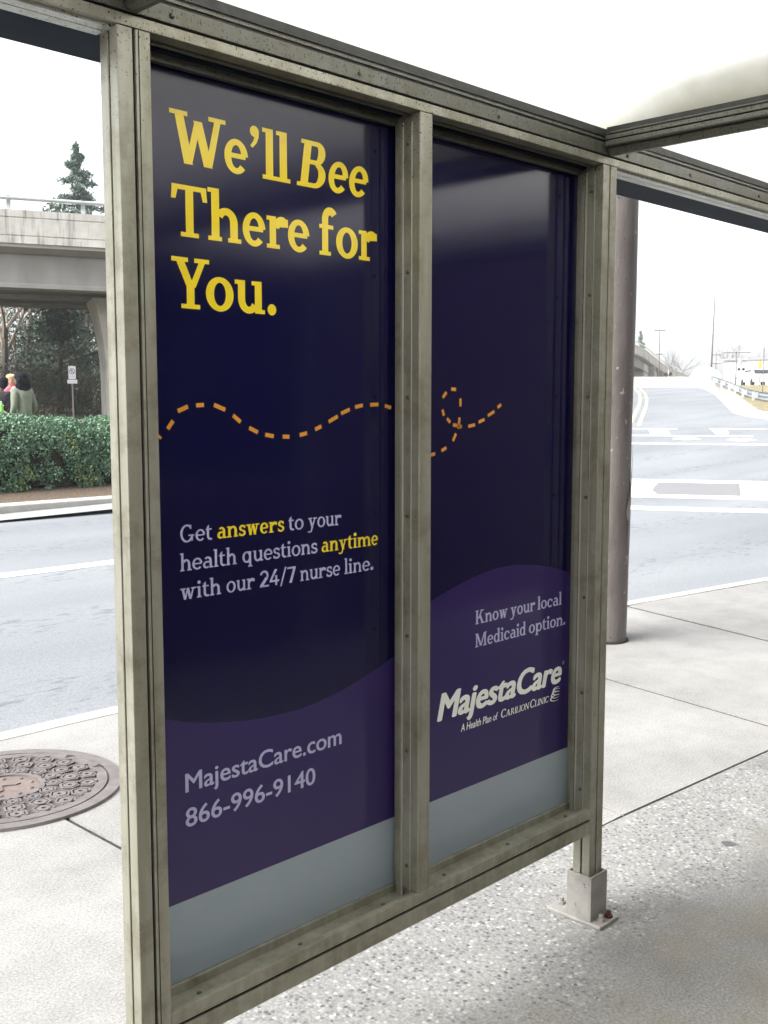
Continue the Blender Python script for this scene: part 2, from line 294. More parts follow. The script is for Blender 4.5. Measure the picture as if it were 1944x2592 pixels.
M['roofing'] = mat('grey_roofing', (.16, .17, .19), (.21, .22, .24), 4, .8)
bt = plain('green_drink', (.28, .70, .10), .1); M['drink'] = bt
bt.node_tree.nodes['Principled BSDF'].inputs['Transmission Weight'].default_value = .35

# ------------------------------------------------------------------ helpers
def obj(name, bm, m, parent=None, smooth=False):
    me = bpy.data.meshes.new(name)
    bmesh.ops.recalc_face_normals(bm, faces=bm.faces) if smooth is not None else None
    bm.to_mesh(me); bm.free()
    for mm in (m if isinstance(m, (list, tuple)) else [m]): me.materials.append(mm)
    if smooth:
        for p in me.polygons: p.use_smooth = True
    o = bpy.data.objects.new(name, me); col.objects.link(o)
    if parent: o.parent = parent
    return o
def rawobj(name, verts, faces, m, parent=None, smooth=False):
    me = bpy.data.meshes.new(name); me.from_pydata(verts, [], faces); me.materials.append(m)
    if smooth:
        for p in me.polygons: p.use_smooth = True
    o = bpy.data.objects.new(name, me); col.objects.link(o)
    if parent: o.parent = parent
    return o
def tag(o, label=None, cat=None, group=None, kind=None):
    if label: o['label'] = label
    if cat: o['category'] = cat
    if group: o['group'] = group
    if kind: o['kind'] = kind
    return o
def thing(name, label, cat, loc=(0, 0, 0), rz=0.0, group=None):
    o = bpy.data.objects.new(name, None); col.objects.link(o); o.location = loc; o.rotation_euler = (0, 0, rz)
    o.empty_display_size = .2
    return tag(o, label, cat, group)
def struct(o): o['kind'] = 'structure'; return o
def copy_tree(o, parent=None):
    c = o.copy(); col.objects.link(c); c.parent = parent
    for ch in list(o.children): copy_tree(ch, c)
    return c
def box(bm, x0, x1, y0, y1, z0, z1, bev=0.0):
    vs = [bm.verts.new(p) for p in ((x0, y0, z0), (x1, y0, z0), (x1, y1, z0), (x0, y1, z0), (x0, y0, z1), (x1, y0, z1), (x1, y1, z1), (x0, y1, z1))]
    fs = [bm.faces.new([vs[i] for i in f]) for f in ((0, 3, 2, 1), (4, 5, 6, 7), (0, 1, 5, 4), (1, 2, 6, 5), (2, 3, 7, 6), (3, 0, 4, 7))]
    if bev:
        es = set(e for f in fs for e in f.edges)
        bmesh.ops.bevel(bm, geom=list(es), offset=bev, segments=2, affect='EDGES', profile=.5)
def tube(bm, path, rad, seg=8, cap=True):
    path = [Vector(p) for p in path]; n = len(path); rings = []
    rr = rad if isinstance(rad, (list, tuple)) else [rad] * n
    up = Vector((0, 0, 1)); t0 = (path[1] - path[0]).normalized()
    if abs(t0.dot(up)) > .95: up = Vector((1, 0, 0))
    x = t0.cross(up).normalized()
    for i, p in enumerate(path):
        t = (path[min(i + 1, n - 1)] - path[max(i - 1, 0)]).normalized()
        x = (x - t * x.dot(t)); x = x.normalized() if x.length > 1e-6 else t.orthogonal().normalized()
        y = t.cross(x)
        rings.append([bm.verts.new(p + (x * math.cos(a) + y * math.sin(a)) * rr[i]) for a in [2 * math.pi * k / seg for k in range(seg)]])
    for a, b in zip(rings, rings[1:]):
        for k in range(seg): bm.faces.new((a[k], a[(k + 1) % seg], b[(k + 1) % seg], b[k]))
    if cap: bm.faces.new(rings[0][::-1]); bm.faces.new(rings[-1])
def lathe(bm, prof, cx=0, cy=0, seg=24, z=0):
    rings = []
    for r, h in prof:
        if r < 1e-6: rings.append([bm.verts.new((cx, cy, z + h))])
        else: rings.append([bm.verts.new((cx + r * math.cos(2 * math.pi * k / seg), cy + r * math.sin(2 * math.pi * k / seg), z + h)) for k in range(seg)])
    for a, b in zip(rings, rings[1:]):
        for k in range(seg):
            k2 = (k + 1) % seg
            if len(a) == 1 and len(b) == 1: continue
            if len(a) == 1: bm.faces.new((a[0], b[k], b[k2]))
            elif len(b) == 1: bm.faces.new((a[k], a[k2], b[0]))
            else: bm.faces.new((a[k], a[k2], b[k2], b[k]))
def prism(bm, pts, z0, z1):
    lo = [bm.verts.new((x, y, z0)) for x, y in pts]; hi = [bm.verts.new((x, y, z1)) for x, y in pts]
    bm.faces.new(lo[::-1]); bm.faces.new(hi)
    for i in range(len(pts)): bm.faces.new((lo[i], lo[(i + 1) % len(pts)], hi[(i + 1) % len(pts)], hi[i]))
def ball(bm, c, r, sub=2):
    r = r if isinstance(r, (tuple, list)) else (r, r, r)
    bmesh.ops.create_icosphere(bm, subdivisions=sub, radius=1, matrix=Matrix.Translation(c) @ Matrix.Diagonal((*r, 1)))

# ------------------------------------------------------------------ terrain
AX = R(60.5); E1 = (math.sin(AX), math.cos(AX)); E2 = (math.cos(AX), -math.sin(AX))
def hs(s):
    if s < 17: return -.13
    if s < 21: return -.13 + .05 * (s - 17) ** 2 / 8
    if s < 70: return -.13 + .05 * (s - 19)
    return 2.42 + .012 * (s - 70)
def hxy(x, y): return hs(x * E1[0] + y * E1[1])
def st(s, t, dz=0.0): return (s * E1[0] + t * E2[0], s * E1[1] + t * E2[1], hs(s) + dz)

def grid(name, xs, ys, f, m):
    v = [(x, y, f(x, y)) for y in ys for x in xs]; nx = len(xs)
    fc = [(j * nx + i, j * nx + i + 1, (j + 1) * nx + i + 1, (j + 1) * nx + i) for j in range(len(ys) - 1) for i in range(nx - 1)]
    return rawobj(name, v, fc, m, smooth=True)
S_ = list(range(-120, 14, 12)) + [14, 16, 17, 18, 19, 20, 21, 22, 24, 28, 34, 42, 52, 62, 68, 69, 70, 71, 74, 80, 95, 120, 160, 220, 300, 420]
T_ = [-380, -150, -60, -30, -15, -8, -4, -2, 0, 2, 4, 8, 15, 30, 60, 150, 380]
def st_grid(name, ss, ts, dz, m):
    v = [st(s, t, dz if not callable(dz) else dz(s, t)) for t in ts for s in ss]; nx = len(ss)
    fc = [(j * nx + i + 1, j * nx + i, (j + 1) * nx + i, (j + 1) * nx + i + 1) for j in range(len(ts) - 1) for i in range(nx - 1)]
    return struct(rawobj(name, v, fc, m, smooth=True))
st_grid('ground', S_, T_, -.03, M['grass'])
st_grid('road', [s for s in S_ if -96 <= s <= 70], [-40, -20, -8, -4, -2, 0, 2, 4, 8, 15, 30], 0.0, M['asphalt'])

def strip(name, left, right, m, dz=.004, on=None):
    """flat painted or paved strip between two polylines (world x, y), laid on the terrain"""
    zf = on or (lambda x, y: hxy(x, y) + dz)
    v = []; f = []
    for a, b in zip(left, right): v += [(*a, zf(*a)), (*b, zf(*b))]
    for i in range(len(left) - 1): f.append((2 * i, 2 * i + 1, 2 * i + 3, 2 * i + 2))
    return struct(rawobj(name, v, f, m))
def xy(s, t): return (s * E1[0] + t * E2[0], s * E1[1] + t * E2[1])

# main road markings (parallel to the shelter)
strip('road_marking', [(x, 9.63) for x in (-60, -10, 5, 10.5)], [(x, 9.37) for x in (-60, -10, 5, 10.5)], M['paint'])
strip('gutter', [(x, 14.5) for x in (-60, -10, 5, 20)], [(x, 13.72) for x in (-60, -10, 5, 20)], M['gutter'])
strip('gutter_joint', [(x, 13.715) for x in (-60, -10, 5, 20)], [(x, 13.695) for x in (-60, -10, 5, 20)], M['patch'], dz=.008)
# near crosswalk
def stq(name, pts, m, dz=.004):
    v = [st(s, t, dz) for s, t in pts]
    return struct(rawobj(name, v, [tuple(range(len(pts)))], m))
def band(name, s0, s1, t0, t1, m, dz=.004, n=6):
    left = [xy(s1, t0 + (t1 - t0) * i / n) for i in range(n + 1)]; right = [xy(s0, t0 + (t1 - t0) * i / n) for i in range(n + 1)]
    return strip(name, left, right, m, dz)
band('crosswalk_line', 20.93, 21.36, -6, 9, M['paint'])
band('crosswalk_line', 18.48, 19.0, -6, 9, M['paint'])
stq('crosswalk_bar', [(20.93, -.9), (20.93, -.12), (19.7, -.22), (19.0, -.12), (19.0, -1.2)], M['paint'])
stq('crosswalk_bar', [(20.93, 1.36), (20.93, 2.3), (19.0, 2.1), (19.0, 1.27)], M['paint'])
stq('asphalt_patch', [(20.93, -.10), (20.93, 1.34), (19.0, 1.25), (19.0, -.10), (19.7, -.20)], M['patch'])
band('stop_line', 16.45, 17.05, -6, 9, M['paint'])
# far crosswalk, manhole lids and stop line
band('crosswalk_line', 34.42, 34.6, -1.6, .35, M['paint'], n=2)
band('crosswalk_line', 34.6, 34.82, 1.3, 3.0, M['paint'], n=2)
band('crosswalk_line', 31.75, 32.05, -1.6, 2.4, M['paint'], n=3)
stq('crosswalk_bar', [(34.42, -.53), (34.42, .06), (32.05, .13), (32.05, -.43)], M['paint'])
stq('crosswalk_bar', [(34.6, 1.34), (34.6, 1.84), (32.05, 1.75), (32.05, 1.43)], M['paint'])
band('stop_line', 29.1, 29.45, -1.6, 2.6, M['paint'], n=3)
# yellow centre lines curving up the ramp
yl = [(36.08, -.80), (42.45, -.80), (48, -.80), (53.95, -.88), (60.7, -1.11), (67.3, -1.56)]
strip('yellow_line', [xy(s, t - .13) for s, t in yl], [xy(s, t) for s, t in yl], M['ypaint'])
strip('yellow_line', [xy(s, t - .44) for s, t in yl], [xy(s, t - .30) for s, t in yl], M['ypaint'])

# near sidewalk: slabs with open joints, kerb along the road
KERB = [(-60, 4.58), (-8, 4.58), (2.5, 4.58), (4.5, 4.53), (5.8, 4.42), (7.03, 4.24), (8.86, 3.97), (10.5, 3.62), (12.5, 2.9), (14.5, 1.8), (16.3, .4), (18, -1.6), (19.4, -4), (20, -8)]
def offs(pl, d):
    out = []
    for i, p in enumerate(pl):
        a = Vector(pl[max(i - 1, 0)]); b = Vector(pl[min(i + 1, len(pl) - 1)]); t = (b - a).normalized(); nrm = Vector((t.y, -t.x))
        out.append((p[0] + nrm.x * d, p[1] + nrm.y * d))
    return out
KIN = offs(KERB, .125); KIN2 = offs(KERB, .134)
bm = bmesh.new()
for i in range(len(KERB) - 1):
    a, b, c, d = KERB[i], KERB[i + 1], KIN[i + 1], KIN[i]
    lo = [bm.verts.new((p[0], p[1], -.3)) for p in (a, b, c, d)]
    a2, b2 = offs(KERB, .015)[i], offs(KERB, .015)[i + 1]
    hi = [bm.verts.new((p[0], p[1], z)) for p, z in ((a, -.015), (b, -.015), (b2, 0), (c, 0), (d, 0), (a2, 0))]
    bm.faces.new((hi[0], hi[1], hi[2], hi[5])); bm.faces.new((hi[5], hi[2], hi[3], hi[4])); bm.faces.new((lo[0], lo[1], hi[1], hi[0])); bm.faces.new((lo[2], lo[3], hi[4], hi[3]))
struct(obj('kerb', bm, M['kerb']))
def kin_y(x):
    for a, b in zip(KIN2, KIN2[1:]):
        if a[0] <= x <= b[0] and b[0] > a[0]: return a[1] + (b[1] - a[1]) * (x - a[0]) / (b[0] - a[0])
    return 1.99
PADY = lambda x: 2.0 - .055 * max(0, x - 3.2)
joints = [(-60, 0), (-20, 0), (-9, 0), (-6, 0), (-4.4, 0), (-2.8, 0), (-1.2, 0), (.32, 0), (1.855, 0), (3.3, .1), (4.68, .206), (6.12, .32), (7.7, .2), (9.3, .1), (11, 0), (12.6, 0)]
bm = bmesh.new()
GAP = {6.12: .022, 4.68: .014, 1.855: .010}
for (xa, ka), (xb, kb) in zip(joints, joints[1:]):
    pts = []
    y0a, y0b = PADY(xa) + .006, PADY(xb) + .006
    def jx(x0, k, y): return x0 + k * (y - 2.0)
    ya = kin_y(jx(xa, ka, 4.4)); yb = kin_y(jx(xb, kb, 4.2))
    xta, xtb = jx(xa, ka, ya), jx(xb, kb, yb)
    ga, gb = GAP.get(xa, .0055), GAP.get(xb, .0055)
    pts = [(xa + ga, y0a), (xb - gb, y0b), (xtb - gb, yb)]
    mid = [p for p in KIN2 if xta + .05 < p[0] < xtb - .05]
    pts += [(p[0], p[1]) for p in reversed(mid)] + [(xta + ga, ya)]
    prism(bm, pts, -.12, 0)
sw = struct(obj('sidewalk', bm, M['walk']))
fl = [p for p in KIN if p[0] < 13]
V = []; F = []
for p in fl: V += [(p[0], p[1] + .005, -.006), (p[0], min(PADY(p[0]) - .01, p[1] - .05), -.006)]
for i in range(len(fl) - 1): F.append((2 * i, 2 * i + 1, 2 * i + 3, 2 * i + 2))
struct(rawobj('sidewalk_joint_filler', V, F, mat('gritty_joint_filler', (.018, .017, .014), (.05, .048, .04), 60, .95)))
bm = bmesh.new()
prism(bm, [(-60, -30), (20, -30), (20, -8), (19, -4.4), (17.4, -1.9), (15.8, 0), (14.1, 1.3), (12.6, 1.45), (9.3, 1.66), (6.12, 1.836), (3.2, 1.994), (-60, 1.994)], -.12, -.0005)
struct(obj('sidewalk_pad', bm, M['pad']))
# far kerb, planting bed
bm = bmesh.new(); box(bm, -60, 20.5, 14.46, 14.88, -.3, .02, .02); struct(obj('kerb', bm, M['kerb']))
def bed(x, y):
    r = min(1, max(0, (y - 15) / 4)); e = .03 * mnoise.noise(Vector((x * 1.5, y * 1.5, 0)))
    r *= min(1, max(0, (1.768 * y - 5.3 - x) / 7))
    return max(hxy(x, y) + .13, 0) + .30 * r * r * (3 - 2 * r) + (e if y > 15 else 0)
ys = [14.87, 15.0, 15.2, 15.4, 15.7, 16, 16.5, 17, 17.5, 18, 19, 20, 22, 25, 28, 32, 36, 42, 50, 60, 80]
v = []; nx = 40
for y in ys:
    xm = min(60, 1.768 * y - 5.3)
    for i in range(nx): x = -60 + (xm + 60) * (1 - (1 - i / (nx - 1)) ** 2); v.append((x, y, bed(x, y)))
pb_ = struct(rawobj('planting_bed_ground', v, [(j * nx + i, j * nx + i + 1, (j + 1) * nx + i + 1, (j + 1) * nx + i) for j in range(len(ys) - 1) for i in range(nx - 1)], M['mulch'], smooth=True))
pb_.data.materials.append(M['verge'])
for p in pb_.data.polygons: p.material_index = 1 if p.center.y > 18.6 else 0

# ramp kerb, gutter pan and grass bank on the right of the side road
gut = [(38.3, 3.9), (39.1, 3.41), (40.6, 2.8), (42.6, 2.47), (47, 2.43), (52.3, 2.45), (60.6, 2.39), (67.1, 2.0)]
cf = [(38.9, 4.3), (39.8, 3.5), (41.2, 3.12), (42.6, 3.0), (48, 3.04), (54.4, 3.09), (60.0, 3.06), (67.7, 2.66)]
cb = [(39.4, 4.9), (40.2, 3.86), (41.5, 3.42), (42.9, 3.3), (48, 3.32), (54.4, 3.36), (60.4, 3.34), (68.0, 2.9)]
strip('gutter', [xy(*p) for p in gut], [xy(*p) for p in cf], M['kerb'])
bm = bmesh.new()
for i in range(len(cf) - 1):
    q = []
    for (s, t), dz in ((cf[i], -.05), (cf[i + 1], -.05), (cf[i + 1], .15), (cf[i], .15), (cb[i + 1], .16), (cb[i], .16), (cb[i + 1], -.05), (cb[i], -.05)): q.append(bm.verts.new(st(s, t, dz)))
    bm.faces.new(q[:4]); bm.faces.new((q[3], q[2], q[4], q[5])); bm.faces.new((q[5], q[4], q[6], q[7]))
struct(obj('kerb', bm, M['kerb']))
bank_t = [0, .8, 2, 4, 8, 16, 40]
v = []; f = []
for (s, t) in cb:
    for k, dt in enumerate(bank_t): v.append(st(s + .15 * dt, t + dt + .0, .155 + .02 * mnoise.noise(Vector((s, dt, 1)))))
for i in range(len(cb) - 1):
    for k in range(len(bank_t) - 1): a = i * len(bank_t) + k; f.append((a, a + len(bank_t), a + len(bank_t) + 1, a + 1))
struct(rawobj('grass_bank', v, f, M['grass']))

# ------------------------------------------------------------------ bus shelter
sh = thing('bus_shelter', 'beige aluminium bus shelter with white translucent roof and two framed poster panels', 'bus shelter', (0, 0, 0))
YF, YB = 1.632, 1.688
def post(x0, ymin, ymax, zbot=.06, mm=None):
    bm = bmesh.new(); wd = .066; dp = ymax - ymin; a = .030; d_ = .0255
    for xa, xb in ((x0, x0 + a), (x0 + wd - a, x0 + wd)):
        for ya, yb in ((ymin, ymin + d_), (ymax - d_, ymax)): box(bm, xa, xb, ya, yb, zbot, 2.1465, .0015)
    p = obj('post', bm, mm or M['beige'], sh)
    bm = bmesh.new(); box(bm, x0 + .006, x0 + wd - .006, ymin + .006, ymax - .006, zbot, 2.146); obj('groove', bm, M['groove'], p)
    # steel foot: socket, plate, bolts
    cx, cy = x0 + wd / 2, (ymin + ymax) / 2
    bm = bmesh.new()
    s = .042
    for xa, xb, ya, yb in ((-s, s, -s, -s + .006), (-s, s, s - .006, s), (-s, -s + .006, -s + .006, s - .006), (s - .006, s, -s + .006, s - .006)): box(bm, cx + xa, cx + xb, cy + ya, cy + yb, .011, .145, .001)
    obj('base_socket', bm, M['steel'], p)
    bm = bmesh.new(); box(bm, cx - .046, cx + .052, cy - .078, cy + .11, 0, .011, .003); obj('base_plate', bm, M['steel'], p)
    for bx, by in ((-.012, -.058), (.026, -.060), (0, .088)):
        bm = bmesh.new(); lathe(bm, [(.0, .0), (.012, 0), (.012, .008), (.007, .008), (.007, .020), (0, .020)], cx + bx, cy + by, 6, .011); obj('bolt', bm, M['rust'] if by < -.059 else M['steel'], p)
    return p
XP = [-.473, 1.022, 2.517, 4.012]
for x in XP: post(x, YF, YB)
YO = -1.08
for x in XP: post(x, YO - .056, YO)

X0, X1 = -.473, 4.078
def header(y0, y1, sgn):
    """layered top rail; sgn=+1 has its inner face at y0, -1 at y1"""
    h = bmesh.new(); box(h, X0, X1, y0, y1, 2.1475, 2.1675, .0015); hd = obj('top_rail', h, M['beige'], sh)
    i0, i1 = (y0 + .001, y1) if sgn > 0 else (y0, y1 - .001)
    b2 = bmesh.new(); box(b2, X0, X1, i0 + .005, i1 - .005, 2.1675, 2.1725); obj('groove', b2, M['groove'], hd)
    b2 = bmesh.new(); box(b2, X0, X1, i0, i1, 2.1725, 2.203, .0015); obj('upper_rail', b2, M['header'], hd)
    for za, zb, off, mm in ((2.203, 2.2105, .006, 'rubber'), (2.2105, 2.2155, .002, 'header'), (2.2155, 2.222, .008, 'rubber'), (2.222, 2.2265, .005, 'rubber'), (2.2265, 2.243, .009, 'rubber')):
        b2 = bmesh.new(); box(b2, X0, X1, i0 + off, i1 - off, za, zb); obj('gasket' if mm == 'rubber' else 'trim', b2, M[mm], hd)
    return hd
header(YF, YB, 1); header(YO - .068, YO, -1)
# outer eave behind the road-side rail, with a grooved pale soffit strip
bm = bmesh.new(); box(bm, X0, X1, YB + .002, 1.832, 2.143, 2.243, .002); obj('eave', bm, M['fascia'], sh)
bm = bmesh.new(); box(bm, X0, X1, YO - .20, YO - .07, 2.143, 2.243, .002); obj('eave', bm, M['fascia'], sh)
for xa, xb in ((X0 + .066, XP[1]), (XP[2] + .066, XP[3])):
    for ya, yb in ((1.645, 1.668), (1.671, 1.697)):
        bm = bmesh.new(); box(bm, xa, xb, ya, yb, 2.142, 2.1475); obj('soffit_strip', bm, M['pale'], sh)
# cross beams
for x in XP:
    bm = bmesh.new(); ya, yb = YO + .0015, YF - .0015
    box(bm, x, x + .066, ya, yb, 2.192, 2.206, .003)
    b = obj('cross_beam', bm, M['header'], sh)
    bm = bmesh.new(); tube(bm, [(x + .034, ya, 2.188), (x + .034, yb, 2.188)], .017, 10); obj('round_moulding', bm, M['header'], b)
    for za, zb, o_, mm in ((2.206, 2.210, .006, 'groove'), (2.210, 2.220, .002, 'header'), (2.220, 2.225, .008, 'rubber'), (2.225, 2.2285, .004, 'header'), (2.2285, 2.243, .009, 'rubber')):
        bm = bmesh.new(); box(bm, x + o_, x + .066 - o_, ya, yb, za, zb); obj('trim' if mm == 'header' else 'gasket', bm, M[mm], b)
# roof panels: shallow pillow domes of white acrylic
for xa, xb in zip(XP, XP[1:]):
    x0, x1, y0, y1 = xa + .045, xb + .0225, YO - .03, YF + .03; nx, ny = 36, 48; v = []; f = []
    for j in range(ny + 1):
        for i in range(nx + 1):
            u, w_ = i / nx, j / ny
            p = 1 - abs(2 * u - 1) ** 4; q = 1 - abs(2 * w_ - 1) ** 5
            v.append((x0 + (x1 - x0) * u, y0 + (y1 - y0) * w_, 2.244 + .17 * (max(p, 0) * max(q, 0)) ** .6))
    for j in range(ny):
        for i in range(nx): a = j * (nx + 1) + i; f.append((a, a + 1, a + nx + 2, a + nx + 1))
    rp_ = rawobj('roof_panel', v, f, M['acrylic'], sh, True); at_ = rp_.data.attributes.new('rim', 'FLOAT', 'POINT')
    for i_, c in enumerate(v): at_.data[i_].value = min(c[0] - x0, x1 - c[0], c[1] - y0, y1 - c[1])
# panel frame round the two posters
pf = bpy.data.objects.new('panel_frame', None); col.objects.link(pf); pf.parent = sh
XL, XM0, XM1, XR = 1.0885, 1.785, 1.826, 2.5165
def part(name, boxes, m, parent, bev=.0012):
    bm = bmesh.new()
    for b in boxes: box(bm, *b, bev)
    return obj(name, bm, m, parent)
# sill: front lip, trough, inner bead; then the two-piece front face with a groove
part('sill', [(XL, XR, 1.632, 1.650, .316, .344), (XL, XR, 1.650, 1.7215, .27, .322), (XL, XR, 1.633, 1.650, .27, .3085), (XR + .0006, XR + .032, 1.689, 1.742, .27, .3216)], M['beige'], pf)
part('groove', [(XL, XR, 1.638, 1.6495, .3085, .316)], M['groove'], pf, 0)
part('bead', [(XL, XM0 + .018, 1.7115, 1.7205, .322, .3405), (XM1 - .015, XR + .0122, 1.7115, 1.7205, .322, .3405)], M['beige'], pf)
part('groove', [(XL, XM0, 1.6515, 1.6535, .3222, .3235), (XM1, XR, 1.6515, 1.6535, .3222, .3235)], M['groove'], pf, 0)
part('mullion', [(XM0, XM1, 1.632, 1.711, .3445, 2.147)], M['beige'], pf, .003)
# jamb beads and ridges left of the mullion and of the right post
for xj in (XM0, XR):
    part('bead', [(xj - .0012, xj + .012, 1.6905, 1.7035, .3222, 2.128)], M['beige'], pf, .0008)
    part('ridge', [(xj - .0032, xj - .0002, 1.682, 1.6862, .3225, 2.130), (xj - .0018, xj - .0002, 1.656, 1.6585, .3225, 2.130)], M['pale'], pf, .0005)
part('jamb', [(XR + .0125, XR + .03, 1.689, 1.742, .322, 2.147)], M['beige'], pf, 0)
part('jamb', [(XL - .016, XL - .0002, 1.689, 1.742, .322, 2.147)], M['beige'], pf, 0)
part('thin_line', [(1.0636, 1.0650, 1.6312, 1.640, .06, 2.145)], M['groove'], pf, 0)
# upper bead under the top rail
for xa, xb in ((XL, XM0 - .002), (XM1, XR - .002)):
    part('bead', [(xa, xb, 1.7035, 1.7185, 2.1275, 2.1465), (xa, xb, 1.664, 1.669, 2.140, 2.1468)], M['header'], pf, .0008)
part('back_panel', [(XL - .0005, XR + .0125, 1.7275, 1.7395, .322, 2.147)], M['pale'], pf, 0)
def screw_bm(r, h, axis):
    b = bmesh.new(); lathe(b, [(0, h), (r * .55, h), (r * .85, h * .7), (r, 0)], 0, 0, 10)
    bmesh.ops.rotate(b, verts=b.verts, cent=(0, 0, 0), matrix=Matrix.Rotation(R(90), 3, axis) if axis in 'XY' and axis else Matrix.Identity(3))
    return b
def screws(name, pts, axis, sgn, r, h, m):
    b = bmesh.new(); lathe(b, [(0, h), (r * .5, h), (r * .85, h * .75), (r, 0), (r, -.002)], 0, 0, 10)
    rot = {'x': Matrix.Rotation(R(-90), 4, 'Y'), 'y': Matrix.Rotation(R(90), 4, 'X'), 'z': Matrix.Identity(4)}[axis]
    bmesh.ops.transform(b, matrix=rot, verts=b.verts)
    o0 = obj(name, b, m, pf); o0.location = pts[0]
    for p in pts[1:]: c = o0.copy(); col.objects.link(c); c.parent = pf; c.location = p
screws('screw', [(XR, 1.668, z) for z in (2.078, 1.801, 1.522, 1.242, .957, .68, .395)], 'x', -1, .0052, .003, M['screw'])
screws('screw', [(XM0, 1.669, z) for z in (2.082, 1.80, 1.519, 1.246, .963, .686, .402)], 'x', -1, .0052, .003, M['screw'])
screws('screw', [(x, 1.684, .322) for x in (1.19, 1.46, 1.72, 1.94, 2.2, 2.47)], 'z', 1, .006, .003, M['screw'])
screws('bolt', [(x, YF + .001, 2.187) for x in (1.135, 1.599, 2.064, 2.637, 2.988, 3.45)], 'y', 1, .0055, .004, M['screw'])
# ------------------------------------------------------------------ lettering: hand-drawn slab-serif glyphs
class Pen:
    def __init__(s): s.p = []
    def rect(s, a, b, c, d): s.p.append([[(a, b), (c, b), (c, d), (a, d)]])
    def poly(s, *pts): s.p.append([list(pts)])
    def ring(s, cx, cy, rx, ry, sw, tw, a0=0, a1=360, n=28):
        o = []; i_ = []
        for k in range(n + 1):
            a = R(a0 + (a1 - a0) * k / n); c, d = math.cos(a), math.sin(a)
            o.append((cx + rx * c, cy + ry * d)); i_.append((cx + (rx - sw) * c, cy + (ry - tw) * d))
        s.p.append([[o[k], o[k + 1], i_[k + 1], i_[k]] for k in range(n)])
    def diag(s, x0, y0, x1, y1, w): s.p.append([[(x0, y0), (x0 + w, y0), (x1 + w, y1), (x1, y1)]])
    def disc(s, cx, cy, r, ry=None): s.p.append([[(cx + r * math.cos(2 * math.pi * k / 20), cy + (ry or r) * math.sin(2 * math.pi * k / 20)) for k in range(20)]])
